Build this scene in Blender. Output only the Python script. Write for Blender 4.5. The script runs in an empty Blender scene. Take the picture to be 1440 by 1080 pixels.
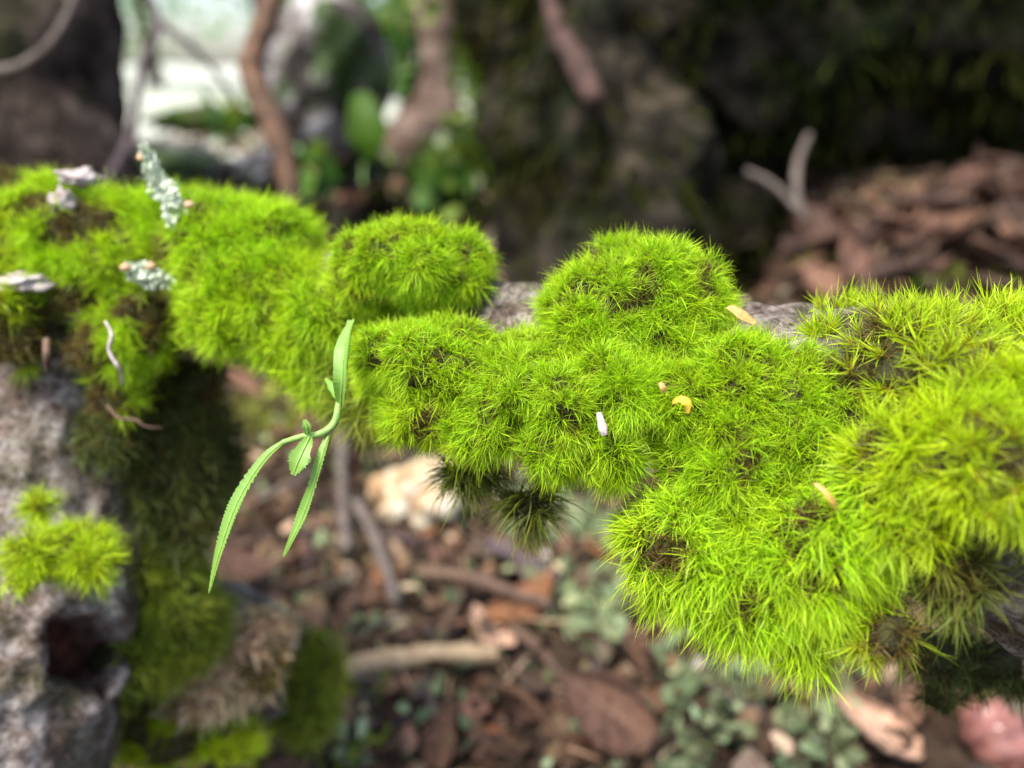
import bpy, math, random
import numpy as np
from mathutils import Vector, Matrix, Quaternion

random.seed(7)
rng = np.random.default_rng(7)
sc = bpy.context.scene
col = sc.collection

# ------------------------------------------------------------------ camera
PITCH = math.radians(22.0)
FPX = 1082.0                       # focal length in photograph pixels (1440 wide)
CAM = np.array([0.0, 0.0, 0.30])
cam = bpy.data.cameras.new('camera')
cam.sensor_width = 36.0
cam.lens = 36.0 * FPX / 1440.0
cam.clip_start = 0.01
cam.clip_end = 2000.0
cam.dof.use_dof = True
cam.dof.focus_distance = 0.149
cam.dof.aperture_fstop = cam.lens / 3.9      # a phone lens, about 3.9 mm of glass
co = bpy.data.objects.new('camera', cam)
co.location = CAM
co.rotation_euler = (math.pi / 2 - PITCH, 0, 0)
col.objects.link(co)
sc.camera = co

# ------------------------------------------------------------------ sky and sun
SUN_EL, SUN_AZ = 64.0, -135.0          # azimuth from +Y (view direction), clockwise
world = bpy.data.worlds.new('World')
sc.world = world
world.use_nodes = True
wn = world.node_tree
bg = wn.nodes['Background']
sky = wn.nodes.new('ShaderNodeTexSky')
sky.sky_type = 'NISHITA'
sky.sun_disc = False
sky.sun_elevation = math.radians(SUN_EL)
sky.sun_rotation = math.radians(SUN_AZ)
sky.air_density = 1.0
sky.dust_density = 2.5
sky.ozone_density = 0.2
wn.links.new(sky.outputs[0], bg.inputs[0])
bg.inputs[1].default_value = 0.062
sun = bpy.data.lights.new('sun', 'SUN')
sun.energy = 1.5
sun.angle = math.radians(24)
sun.color = (1.0, 0.95, 0.86)
so = bpy.data.objects.new('sun', sun)
_d = Vector((math.sin(math.radians(SUN_AZ)) * math.cos(math.radians(SUN_EL)),
             math.cos(math.radians(SUN_AZ)) * math.cos(math.radians(SUN_EL)),
             math.sin(math.radians(SUN_EL))))
so.rotation_euler = _d.to_track_quat('Z', 'Y').to_euler()
so.location = (0, 0, 5)
col.objects.link(so)
sc.view_settings.view_transform = 'Standard'
sc.view_settings.look = 'None'
sc.view_settings.gamma = 1.0
sc.view_settings.use_curve_mapping = False
sc.view_settings.exposure = 2.35
sc.render.engine = 'CYCLES'
sc.cycles.use_denoising = True
sc.cycles.max_bounces = 8
sc.cycles.transmission_bounces = 6
sc.cycles.diffuse_bounces = 5
sc.cycles.sample_clamp_indirect = 6.0

# ------------------------------------------------------------------ helpers
RGT = np.array([1.0, 0, 0])
UPV = np.array([0, math.sin(PITCH), math.cos(PITCH)])
FWD = np.array([0, math.cos(PITCH), -math.sin(PITCH)])


def at(px, py, d):
    """pixel of the photograph + distance along the optical axis -> world point"""
    return CAM + d * (RGT * (px - 720) / FPX + UPV * (540 - py) / FPX + FWD)


def norm(a):
    a = np.asarray(a, float)
    return a / np.maximum(np.linalg.norm(a, axis=-1, keepdims=True), 1e-12)


def _hash(ix, iy, iz):
    h = (ix.astype(np.int64) * 374761393 + iy.astype(np.int64) * 668265263 + iz.astype(np.int64) * 2147483647) & 0xffffffff
    h = ((h ^ (h >> 13)) * 1274126177) & 0xffffffff
    return ((h ^ (h >> 16)) & 0xffff) / 65535.0


def vnoise(P):
    P = np.asarray(P, float)
    i = np.floor(P).astype(np.int64)
    f = P - i
    f = f * f * (3 - 2 * f)
    r = 0
    for dx in (0, 1):
        for dy in (0, 1):
            for dz in (0, 1):
                w = (f[..., 0] if dx else 1 - f[..., 0]) * (f[..., 1] if dy else 1 - f[..., 1]) * (f[..., 2] if dz else 1 - f[..., 2])
                r = r + w * _hash(i[..., 0] + dx, i[..., 1] + dy, i[..., 2] + dz)
    return r * 2 - 1


def fbm(P, o=4):
    P = np.asarray(P, float)
    r, a = 0, 0.5
    for k in range(o):
        r = r + a * vnoise(P * 2 ** k + 17.3 * k)
        a *= 0.5
    return r


def sstep(a, b, x):
    t = np.clip((np.asarray(x, float) - a) / (b - a), 0, 1)
    return t * t * (3 - 2 * t)


def gz(x, y):
    """height of the forest floor"""
    x = np.asarray(x, float); y = np.asarray(y, float)
    p = np.stack([x, y, 0 * x], -1)
    r = np.hypot(x, y)
    z = 0.165 * sstep(0.42, 1.0, y) * sstep(0.16, 0.36, x)
    z = z + 0.35 * sstep(1.0, 3.0, y) * sstep(0.1, 0.7, x / np.maximum(y, 0.3))
    z = z - 0.32 * np.exp(-(((x - 0.31) / 0.075) ** 2 + ((y - 1.08) / 0.16) ** 2))
    z = z + 0.020 * fbm(p * 6) + 0.008 * fbm(p * 26, 3)
    z = z + 0.12 * fbm(p * 0.6 + 5) * sstep(1.5, 6, r) + 1.2 * fbm(p * 0.06 + 9) * sstep(10, 40, r)
    return z


def gp(px, py, lift=0.0):
    """pixel -> point on the forest floor"""
    d = (RGT * (px - 720) / FPX + UPV * (540 - py) / FPX + FWD)
    t = np.geomspace(0.12, 40, 700)
    p = CAM + d * t[:, None]
    h = p[:, 2] - gz(p[:, 0], p[:, 1]) - lift
    k = int(np.argmax(h < 0)) if (h < 0).any() else len(t) - 1
    if 0 < k and h[k] < 0:
        return p[k - 1] + (p[k] - p[k - 1]) * h[k - 1] / (h[k - 1] - h[k])
    return p[k]


def mesh_np(name, V, quads=None, tris=None, attr=None, smooth=False):
    me = bpy.data.meshes.new(name)
    V = np.asarray(V, np.float32)
    me.vertices.add(len(V))
    me.vertices.foreach_set('co', V.ravel())
    nq = 0 if quads is None else len(quads)
    nt = 0 if tris is None else len(tris)
    loops, starts = [], []
    if nq:
        loops.append(np.asarray(quads, np.int32).ravel()); starts.append(np.arange(nq) * 4)
    if nt:
        loops.append(np.asarray(tris, np.int32).ravel()); starts.append(nq * 4 + np.arange(nt) * 3)
    loops = np.concatenate(loops); starts = np.concatenate(starts).astype(np.int32)
    me.loops.add(len(loops)); me.loops.foreach_set('vertex_index', loops)
    me.polygons.add(nq + nt); me.polygons.foreach_set('loop_start', starts)
    if smooth:
        me.polygons.foreach_set('use_smooth', np.ones(nq + nt, bool))
    if attr is not None:
        a = me.attributes.new('mc', 'FLOAT_COLOR', 'POINT')
        c = np.ones((len(V), 4), np.float32); c[:, :attr.shape[1]] = attr
        a.data.foreach_set('color', c.ravel())
    me.update(calc_edges=True)
    me.validate()
    return me


def link(name, me, mat, loc=(0, 0, 0), parent=None):
    o = bpy.data.objects.new(name, me)
    col.objects.link(o)
    o.location = loc
    if mat is not None and len(me.materials) == 0:
        me.materials.append(mat)
    if parent is not None:
        o.parent = parent
    return o


def tag(o, label=None, cat=None, group=None, kind=None):
    if label: o['label'] = label
    if cat: o['category'] = cat
    if group: o['group'] = group
    if kind: o['kind'] = kind
    return o


def thing(name, loc, label, cat, group=None):
    o = bpy.data.objects.new(name, None)
    o.empty_display_size = 0.01
    o.location = loc
    col.objects.link(o)
    return tag(o, label, cat, group)


def catmull(pts, n):
    pts = np.asarray(pts, float)
    P = np.vstack([2 * pts[0] - pts[1], pts, 2 * pts[-1] - pts[-2]])
    out = []
    m = len(pts) - 1
    for u in np.linspace(0, m, n):
        i = min(int(u), m - 1); f = u - i
        a, b, c, d = P[i], P[i + 1], P[i + 2], P[i + 3]
        out.append(0.5 * ((2 * b) + (c - a) * f + (2 * a - 5 * b + 4 * c - d) * f * f + (3 * b - a - 3 * c + d) * f ** 3))
    return np.array(out)


def tube(pts, rad, n=24, k=8, rough=0.0, freq=60, seed=0, cap=True):
    """tapered tube along a smooth curve -> V, quads, tris"""
    q = catmull(np.column_stack([np.asarray(pts, float), np.asarray(rad, float)]), n)
    C, r = q[:, :3], np.maximum(q[:, 3], 1e-5)
    T = norm(np.gradient(C, axis=0))
    ref = np.array([0.31, 0.2, 0.93]) if abs(T[0] @ np.array([0.31, 0.2, 0.93])) < 0.9 else np.array([1.0, 0, 0])
    Ns = []
    nv = norm(np.cross(T[0], ref))
    for t in T:
        nv = norm(nv - t * (nv @ t)); Ns.append(nv)
    Ns = np.array(Ns); B = np.cross(T, Ns)
    a = np.linspace(0, 2 * math.pi, k, endpoint=False)
    dirs = Ns[:, None] * np.cos(a)[None, :, None] + B[:, None] * np.sin(a)[None, :, None]
    V = C[:, None] + dirs * r[:, None, None]
    if rough:
        nn = fbm(V * freq + seed * 7.7, 3)
        V = V + dirs * (nn * rough * r[:, None])[..., None]
    V = V.reshape(-1, 3)
    i = np.arange(n - 1)[:, None] * k; j = np.arange(k)[None]; j2 = (j + 1) % k
    Q = np.stack([i + j, i + j2, i + k + j2, i + k + j], -1).reshape(-1, 4)
    Tn = None
    if cap:
        V = np.vstack([V, C[0] - T[0] * r[0] * 0.25, C[-1] + T[-1] * r[-1] * 0.25])
        j = np.arange(k); j2 = (j + 1) % k
        b = (n - 1) * k
        Tn = np.vstack([np.stack([j2, j, np.full(k, n * k)], -1), np.stack([b + j, b + j2, np.full(k, n * k + 1)], -1)])
    return V, Q, Tn


def merge(parts):
    V, Q, T, off = [], [], [], 0
    for v, q, t in parts:
        V.append(v)
        if q is not None and len(q): Q.append(q + off)
        if t is not None and len(t): T.append(t + off)
        off += len(v)
    return np.vstack(V), (np.vstack(Q) if Q else None), (np.vstack(T) if T else None)


def voxel_union(parts, voxel):
    V, Q, T = merge(parts)
    me = mesh_np('tmp', V, Q, T)
    o = bpy.data.objects.new('tmp', me); col.objects.link(o)
    m = o.modifiers.new('r', 'REMESH'); m.mode = 'VOXEL'; m.voxel_size = voxel; m.adaptivity = 0
    dg = bpy.context.evaluated_depsgraph_get()
    e = o.evaluated_get(dg); r = e.to_mesh()
    n = len(r.vertices); co_ = np.empty(n * 3, np.float32); r.vertices.foreach_get('co', co_)
    nr = np.empty(n * 3, np.float32); r.vertices.foreach_get('normal', nr)
    pl = len(r.polygons); lt = np.empty(pl, np.int32); r.polygons.foreach_get('loop_total', lt)
    li = np.empty(len(r.loops), np.int32); r.loops.foreach_get('vertex_index', li)
    e.to_mesh_clear(); bpy.data.objects.remove(o); bpy.data.meshes.remove(me)
    st = np.concatenate([[0], np.cumsum(lt)[:-1]])
    Q = li[st[lt == 4][:, None] + np.arange(4)] if (lt == 4).any() else None
    T = li[st[lt == 3][:, None] + np.arange(3)] if (lt == 3).any() else None
    return co_.reshape(-1, 3).astype(float), nr.reshape(-1, 3).astype(float), Q, T


# ------------------------------------------------------------------ materials
def new_mat(name):
    m = bpy.data.materials.new(name); m.use_nodes = True
    nt = m.node_tree
    return m, nt, nt.nodes['Principled BSDF']


def ramp(nt, fac, stops):
    r = nt.nodes.new('ShaderNodeValToRGB')
    e = r.color_ramp.elements
    while len(e) < len(stops): e.new(0.5)
    for el, (p, c) in zip(e, stops):
        el.position = p; el.color = (*c, 1)
    nt.links.new(fac, r.inputs[0])
    return r.outputs[0]


def noise(nt, scale, detail=6, rough=0.6, dist=0.0, coord='Object'):
    tc = nt.nodes.new('ShaderNodeTexCoord')
    n = nt.nodes.new('ShaderNodeTexNoise')
    n.inputs['Scale'].default_value = scale
    n.inputs['Detail'].default_value = detail
    n.inputs['Roughness'].default_value = rough
    n.inputs['Distortion'].default_value = dist
    nt.links.new(tc.outputs[coord], n.inputs['Vector'])
    return n.outputs['Fac']


def mixc(nt, fac, a, b, mode='MIX'):
    m = nt.nodes.new('ShaderNodeMix'); m.data_type = 'RGBA'; m.blend_type = mode
    if isinstance(fac, (int, float)): m.inputs[0].default_value = fac
    else: nt.links.new(fac, m.inputs[0])
    for s, v in ((6, a), (7, b)):
        if isinstance(v, tuple): m.inputs[s].default_value = (*v, 1)
        else: nt.links.new(v, m.inputs[s])
    return m.outputs[2]


def bump(nt, h, strength, dist, p):
    b = nt.nodes.new('ShaderNodeBump')
    b.inputs['Strength'].default_value = strength
    b.inputs['Distance'].default_value = dist
    nt.links.new(h, b.inputs['Height']); nt.links.new(b.outputs[0], p.inputs['Normal'])


def noise_mat(name, stops, scale, rough=0.8, bstr=0.5, bdist=0.002, fine=4.0, spec=0.3):
    m, nt, p = new_mat(name)
    f = noise(nt, scale)
    c = ramp(nt, f, stops)
    f2 = noise(nt, scale * fine, 4)
    c = mixc(nt, 0.55, c, ramp(nt, f2, [(0.3, (0.35, 0.35, 0.35)), (0.7, (1.0, 1.0, 1.0))]), 'MULTIPLY')
    nt.links.new(c, p.inputs['Base Color'])
    p.inputs['Roughness'].default_value = rough
    p.inputs['Specular IOR Level'].default_value = spec
    bump(nt, f2, bstr, bdist, p)
    return m


def leafy(name, stops, hue=0.03, val=0.35, transl=0.45, rough=0.5, alt=None, gloss=0.02):
    """thin leaf: attribute mc.r runs root -> tip, mc.g is random per leaf, mc.b per shoot"""
    m, nt, p = new_mat(name)
    nt.nodes.remove(p)
    out = nt.nodes['Material Output']
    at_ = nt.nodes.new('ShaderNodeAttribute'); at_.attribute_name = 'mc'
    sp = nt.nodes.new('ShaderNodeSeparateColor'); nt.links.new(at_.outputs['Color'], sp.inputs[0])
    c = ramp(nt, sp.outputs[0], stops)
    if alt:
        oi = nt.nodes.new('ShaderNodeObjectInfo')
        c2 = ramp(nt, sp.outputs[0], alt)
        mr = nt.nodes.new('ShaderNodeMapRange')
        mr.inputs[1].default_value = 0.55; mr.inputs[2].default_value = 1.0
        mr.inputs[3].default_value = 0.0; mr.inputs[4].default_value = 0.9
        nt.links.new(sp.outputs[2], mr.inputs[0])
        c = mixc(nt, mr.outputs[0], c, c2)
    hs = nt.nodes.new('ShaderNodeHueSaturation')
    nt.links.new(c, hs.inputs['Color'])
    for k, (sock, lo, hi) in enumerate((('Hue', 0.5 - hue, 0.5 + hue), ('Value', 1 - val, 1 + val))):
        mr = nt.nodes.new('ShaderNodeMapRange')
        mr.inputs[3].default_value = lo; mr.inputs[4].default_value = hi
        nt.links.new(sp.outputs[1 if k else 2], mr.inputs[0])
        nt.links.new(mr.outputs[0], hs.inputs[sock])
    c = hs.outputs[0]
    d = nt.nodes.new('ShaderNodeBsdfDiffuse'); t = nt.nodes.new('ShaderNodeBsdfTranslucent')
    g = nt.nodes.new('ShaderNodeBsdfGlossy'); g.inputs['Roughness'].default_value = rough
    nt.links.new(c, d.inputs[0]); nt.links.new(c, t.inputs[0])
    g.inputs[0].default_value = (0.9, 1.0, 0.8, 1)
    m1 = nt.nodes.new('ShaderNodeMixShader'); m1.inputs[0].default_value = transl
    nt.links.new(d.outputs[0], m1.inputs[1]); nt.links.new(t.outputs[0], m1.inputs[2])
    m2 = nt.nodes.new('ShaderNodeMixShader'); m2.inputs[0].default_value = gloss
    nt.links.new(m1.outputs[0], m2.inputs[1]); nt.links.new(g.outputs[0], m2.inputs[2])
    nt.links.new(m2.outputs[0], out.inputs[0])
    return m


M = {}
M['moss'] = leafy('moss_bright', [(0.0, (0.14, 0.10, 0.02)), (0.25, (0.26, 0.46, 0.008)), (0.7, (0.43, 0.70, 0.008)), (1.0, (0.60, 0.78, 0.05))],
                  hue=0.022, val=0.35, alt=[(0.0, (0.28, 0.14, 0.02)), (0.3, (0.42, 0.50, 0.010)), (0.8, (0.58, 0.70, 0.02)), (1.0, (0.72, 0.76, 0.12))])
M['moss_yellow'] = leafy('moss_yellow', [(0.0, (0.24, 0.13, 0.02)), (0.25, (0.38, 0.52, 0.008)), (0.75, (0.52, 0.74, 0.008)), (1.0, (0.62, 0.78, 0.05))],
                         hue=0.018, val=0.35, alt=[(0.0, (0.30, 0.14, 0.02)), (0.35, (0.46, 0.50, 0.010)), (1.0, (0.66, 0.74, 0.08))])
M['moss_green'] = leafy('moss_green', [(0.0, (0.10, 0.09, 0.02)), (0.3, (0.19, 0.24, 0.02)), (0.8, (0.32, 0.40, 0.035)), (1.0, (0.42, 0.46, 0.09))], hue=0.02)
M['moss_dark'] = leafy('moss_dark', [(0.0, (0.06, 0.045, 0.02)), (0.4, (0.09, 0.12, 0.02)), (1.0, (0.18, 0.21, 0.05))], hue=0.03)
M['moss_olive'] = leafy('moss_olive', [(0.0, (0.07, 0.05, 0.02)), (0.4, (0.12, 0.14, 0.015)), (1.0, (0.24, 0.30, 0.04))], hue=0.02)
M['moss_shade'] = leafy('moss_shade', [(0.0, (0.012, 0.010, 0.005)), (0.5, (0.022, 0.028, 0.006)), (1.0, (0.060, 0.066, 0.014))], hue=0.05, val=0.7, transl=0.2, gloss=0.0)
M['moss_old'] = leafy('moss_old', [(0.0, (0.07, 0.04, 0.015)), (0.5, (0.14, 0.095, 0.022)), (1.0, (0.24, 0.21, 0.05))], hue=0.03, val=0.5)
M['moss_tan'] = leafy('moss_dry', [(0.0, (0.38, 0.24, 0.12)), (0.5, (0.68, 0.48, 0.27)), (1.0, (0.78, 0.62, 0.42))], hue=0.02, transl=0.3)
M['mound'] = noise_mat('moss_humus', [(0.3, (0.025, 0.020, 0.008)), (0.7, (0.06, 0.060, 0.014))], 400)
M['mound_tan'] = noise_mat('dry_moss_humus', [(0.3, (0.16, 0.09, 0.04)), (0.7, (0.30, 0.19, 0.09))], 300)
M['foliage'] = leafy('tree_foliage', [(0.0, (0.16, 0.30, 0.08)), (1.0, (0.22, 0.40, 0.12))], hue=0.03, transl=0.6)
M['plant'] = leafy('plant_leaf', [(0.0, (0.045, 0.11, 0.006)), (1.0, (0.065, 0.14, 0.008))], hue=0.03, transl=0.5, gloss=0.01)
M['sage'] = leafy('sage_leaf', [(0.0, (0.16, 0.20, 0.09)), (1.0, (0.34, 0.40, 0.22))], hue=0.04, transl=0.25)
M['crumb'] = leafy('litter_crumb', [(0.0, (0.035, 0.024, 0.018)), (0.45, (0.10, 0.062, 0.042)), (0.8, (0.22, 0.12, 0.07)), (1.0, (0.46, 0.36, 0.24))], hue=0.02, transl=0.1, val=0.5)

# ------------------------------------------------------------------ strips of leaf
def strips(P, D, L, W, bend, rnd, srnd, seg=4, tpow=0.75, belly=0.0):
    n = len(P)
    s = np.linspace(0, 1, seg + 1)
    side = norm(np.cross(D + 0.35 * bend, norm(rng.normal(size=(n, 3)))))
    C = P[:, None] + L[:, None, None] * (D[:, None] * s[None, :, None] + 0.5 * bend[:, None] * (s ** 2.3)[None, :, None])
    w = (1 - s) ** tpow * (1 + belly * np.sin(s * math.pi)) * (0.75 + 0.25 * np.minimum(1, s * 6))
    V = np.empty((n, 2 * seg + 1, 3))
    off = side[:, None] * (W[:, None] * w[None, :seg])[..., None] * 0.5
    V[:, 0:2 * seg:2] = C[:, :seg] - off
    V[:, 1:2 * seg:2] = C[:, :seg] + off
    V[:, 2 * seg] = C[:, seg]
    A = np.empty((n, 2 * seg + 1, 3))
    tt = np.concatenate([np.repeat(s[:seg], 2), [1.0]])
    A[:, :, 0] = tt[None]; A[:, :, 1] = rnd[:, None]; A[:, :, 2] = srnd[:, None]
    base = (np.arange(n) * (2 * seg + 1))[:, None, None]
    k = np.arange(seg - 1)[:, None] * 2
    Q = (base + np.concatenate([k, k + 1, k + 3, k + 2], 1)[None]).reshape(-1, 4)
    T = (base[:, 0] + np.array([2 * seg - 2, 2 * seg - 1, 2 * seg])[None])
    return V.reshape(-1, 3), Q, T, A.reshape(-1, 3)


def shoot_leaves(S, A, nl, length, width, droop, spread=(12, 78), seg=4, hmax=0.0035, curl=0.5, srnd=None, vary=0.3):
    """leafy shoots at S with axis A"""
    n = len(S)
    if srnd is None: srnd = rng.random(n)
    idx = np.repeat(np.arange(n), nl)
    m = len(idx)
    a = A[idx]
    ref = norm(np.cross(a, norm(rng.normal(size=(m, 3)))))
    th = np.radians(rng.uniform(spread[0], spread[1], m))
    D = norm(a * np.cos(th)[:, None] + ref * np.sin(th)[:, None])
    h = hmax * (1 - (th - th.min()) / (np.ptp(th) + 1e-6)) * rng.uniform(0.5, 1.0, m)
    P = S[idx] + a * h[:, None]
    L = length * rng.uniform(1 - vary, 1 + vary, m) * (0.85 + 0.3 * rng.random(n)[idx])
    sc_ = norm(rng.normal(size=(n, 3)))[idx]
    bend = curl * 0.6 * norm(rng.normal(size=(m, 3))) + curl * 0.5 * sc_ + np.array([0, 0, -1.0]) * droop * rng.uniform(0.4, 1.3, m)[:, None]
    W = width * rng.uniform(0.7, 1.3, m)
    return strips(P, D, L, W, bend, rng.random(m), srnd[idx], seg)


# a few ready-made single shoots shared by the shoots that stand out
SHOOT_MESH = {}


def shoot_variants(key, n, nl, length, width, mat, spread=(10, 85), curl=0.45):
    out = []
    for i in range(n):
        V, Q, T, A = shoot_leaves(np.zeros((1, 3)), np.array([[0, 0, 1.0]]), nl, length, width, 0.0, spread, 4, length * 0.7, curl,
                                  srnd=np.array([rng.random()]))
        me = mesh_np('moss_shoot_' + key, V, Q, T, A)
        me.materials.append(mat)
        out.append(me)
    SHOOT_MESH[key] = out


shoot_variants('fine', 14, 26, 0.0037, 0.00021, M['moss'], curl=0.8)
shoot_variants('broad', 12, 22, 0.0050, 0.00035, M['moss'], curl=0.7)
shoot_variants('strap', 12, 22, 0.0052, 0.00034, M['moss'], curl=0.6)
shoot_variants('star', 14, 24, 0.0046, 0.00030, M['moss_yellow'], (5, 95), 0.4)
shoot_variants('green', 8, 20, 0.0062, 0.00050, M['moss_green'])
shoot_variants('dark', 8, 18, 0.0050, 0.00048, M['moss_dark'])

# ------------------------------------------------------------------ ground
def build_ground():
    # radial sheet: fine around the branch, coarse to the horizon
    rr = np.concatenate([np.linspace(0.0, 2.2, 170)[1:], np.geomspace(2.25, 900, 90)])
    na = 230
    a = np.linspace(0, 2 * math.pi, na, endpoint=False)
    c = np.array([0.0, 0.7])
    X = c[0] + rr[:, None] * np.cos(a); Y = c[1] + rr[:, None] * np.sin(a)
    V = np.stack([X, Y, gz(X, Y)], -1).reshape(-1, 3)
    n = len(rr)
    i = np.arange(n - 1)[:, None] * na; j = np.arange(na)[None]; j2 = (j + 1) % na
    Q = np.stack([i + j, i + na + j, i + na + j2, i + j2], -1).reshape(-1, 4)
    V = np.vstack([V, [[c[0], c[1], float(gz(c[0], c[1]))]]])
    T = np.stack([np.arange(na), (np.arange(na) + 1) % na, np.full(na, n * na)], -1)
    m, nt, p = new_mat('forest_floor')
    f = noise(nt, 9, 8, 0.7)
    c1 = ramp(nt, f, [(0.30, (0.020, 0.015, 0.011)), (0.5, (0.055, 0.038, 0.027)), (0.62, (0.09, 0.062, 0.045)), (0.78, (0.055, 0.065, 0.022))])
    f2 = noise(nt, 90, 6, 0.7)
    c2 = mixc(nt, 0.6, c1, ramp(nt, f2, [(0.3, (0.3, 0.28, 0.25)), (0.7, (1.2, 1.1, 1.05))]), 'MULTIPLY')
    nt.links.new(c2, p.inputs['Base Color'])
    p.inputs['Roughness'].default_value = 0.9
    p.inputs['Specular IOR Level'].default_value = 0.15
    bump(nt, f2, 0.8, 0.006, p)
    o = link('ground', mesh_np('ground', V, Q, T, smooth=True), m)
    tag(o, kind='structure')


build_ground()


def build_gap_sheet():  # added pale sheet: its colour brightens the far gap up to the horizon
    x = np.linspace(-1.0, -0.03, 60); y = np.geomspace(3.0, 120, 60)
    X, Y = np.meshgrid(x, y); X = X * Y
    X = X + 0.25 * np.sin(Y * 2.1) ; Y = Y + 0.3 * np.sin(X * 1.7)
    V = np.stack([X, Y, gz(X, Y) + 0.004 + 0.006 * Y], -1).reshape(-1, 3)
    i = np.arange(59)[:, None] * 60; j = np.arange(59)[None]
    Q = np.stack([i + j, i + j + 1, i + 61 + j, i + 60 + j], -1).reshape(-1, 4)
    m = noise_mat('gap_sheet_pale', [(0.3, (0.34, 0.36, 0.28)), (0.7, (0.58, 0.60, 0.52))], 3, 0.9, 0.5, 0.01)
    tag(link('pale_gap_sheet', mesh_np('pale_gap_sheet', V, Q, None, smooth=True), m), kind='structure')


build_gap_sheet()

# ------------------------------------------------------------------ the mossy branch
AX = [  # axis of the main stem: px, py, depth, radius (m)
    (1720, 770, 0.140, 0.034), (1440, 688, 0.150, 0.0285), (1180, 588, 0.167, 0.0245), (960, 535, 0.177, 0.0175),
    (715, 478, 0.192, 0.0140), (500, 440, 0.214, 0.0155), (300, 420, 0.236, 0.019), (120, 400, 0.250, 0.024), (-160, 370, 0.262, 0.026)]
stem = tube([at(*a[:3]) for a in AX], [a[3] for a in AX], 110, 36)
LB = [(150, 330, 0.262, 0.022), (125, 480, 0.256, 0.028), (75, 640, 0.248, 0.031), (35, 830, 0.240, 0.033), (-5, 1060, 0.240, 0.034), (-60, 1400, 0.26, 0.036)]
limb = tube([at(*a[:3]) for a in LB], [a[3] for a in LB], 60, 36)
LL = [(20, 880, 0.262, 0.022), (150, 890, 0.285, 0.024), (290, 915, 0.315, 0.028), (400, 948, 0.340, 0.021), (455, 980, 0.35, 0.010)]
low = tube([at(*a[:3]) for a in LL], [a[3] for a in LL], 50, 30)


def build_branch():
    V, N, Q, T = voxel_union([stem, limb, low], 0.0017)
    d = 0.0016 * fbm(V * 45, 3) + 0.0016 * fbm(V * np.array([240, 240, 200]), 4)
    # flaky bark plates
    cell = vnoise(V * 150 + 3); d += 0.0009 * np.tanh(cell * 5)
    V2 = V + N * d[:, None]
    kn = at(94, 932, 0.2155)
    into = norm(at(40, 932, 0.245) - kn)
    rel = V2 - kn
    u = (rel @ RGT + 0.12 * (rel @ UPV)) / 0.0054; v = rel @ UPV / 0.0118
    q = np.sqrt(u * u + v * v) * (1 + 0.45 * fbm(V2 * 140 + 2, 3)); front = sstep(0.03, 0.0, np.abs(rel @ FWD) - 0.012)
    hole = (1 - sstep(0.6, 1.0, q)) * front
    rim = np.exp(-((q - 1.25) / 0.28) ** 2) * front
    V2 = V2 + into * (0.024 * hole)[:, None] + N * (0.0040 * rim)[:, None]
    attr = np.stack([hole, rim, cell * 0.5 + 0.5], -1)
    m, nt, p = new_mat('grey_bark')
    f = noise(nt, 130, 8, 0.65)
    c = ramp(nt, f, [(0.34, (0.05, 0.036, 0.03)), (0.43, (0.24, 0.185, 0.155)), (0.52, (0.46, 0.39, 0.355)), (0.64, (0.70, 0.64, 0.61))])
    g = noise(nt, 38, 4)
    c = mixc(nt, ramp(nt, g, [(0.46, (0, 0, 0)), (0.62, (0.75, 0.75, 0.75))]), c, (0.13, 0.125, 0.055))
    c = mixc(nt, ramp(nt, noise(nt, 60, 5, 0.6, 0.5), [(0.53, (0, 0, 0)), (0.64, (0.6, 0.6, 0.6))]), c, (0.26, 0.16, 0.12))
    c = mixc(nt, 0.6, c, ramp(nt, noise(nt, 330, 3, 0.5, 2.0), [(0.40, (0.16, 0.12, 0.10)), (0.50, (1.0, 1.0, 1.0))]), 'MULTIPLY')
    f2 = noise(nt, 480, 6, 0.7)
    c = mixc(nt, 0.75, c, ramp(nt, f2, [(0.35, (0.35, 0.33, 0.32)), (0.6, (1.0, 1.0, 1.0))]), 'MULTIPLY')
    at_ = nt.nodes.new('ShaderNodeAttribute'); at_.attribute_name = 'mc'
    sp = nt.nodes.new('ShaderNodeSeparateColor'); nt.links.new(at_.outputs['Color'], sp.inputs[0])
    wood = ramp(nt, noise(nt, 260, 4), [(0.35, (0.07, 0.025, 0.018)), (0.65, (0.26, 0.09, 0.06))])
    c = mixc(nt, sp.outputs[0], c, wood)
    nt.links.new(c, p.inputs['Base Color'])
    p.inputs['Roughness'].default_value = 0.85
    p.inputs['Specular IOR Level'].default_value = 0.25
    bump(nt, f2, 1.0, 0.0030, p)
    base = at(300, 420, 0.236); base[2] = float(gz(base[0], base[1]))
    root = thing('mossy_branch', base, 'weathered grey barked branch covered in moss cushions with a forked limb and reddish knot hole', 'branch')
    o = link('bark', mesh_np('bark', V2 - base, Q, T, attr, smooth=True), m, (0, 0, 0), root)
    return root, V2


BRANCH, BV = build_branch()
AXP = catmull(np.array([[*at(*a[:3]), a[3]] for a in AX]), 160)
AXP = np.vstack([AXP, catmull(np.array([[*at(*a[:3]), a[3]] for a in LB]), 80), catmull(np.array([[*at(*a[:3]), a[3]] for a in LL]), 60)])


def inside_branch(P):
    d = np.linalg.norm(P[:, None] - AXP[None, :, :3], axis=2) - AXP[None, :, 3]
    return d.min(1)


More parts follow.
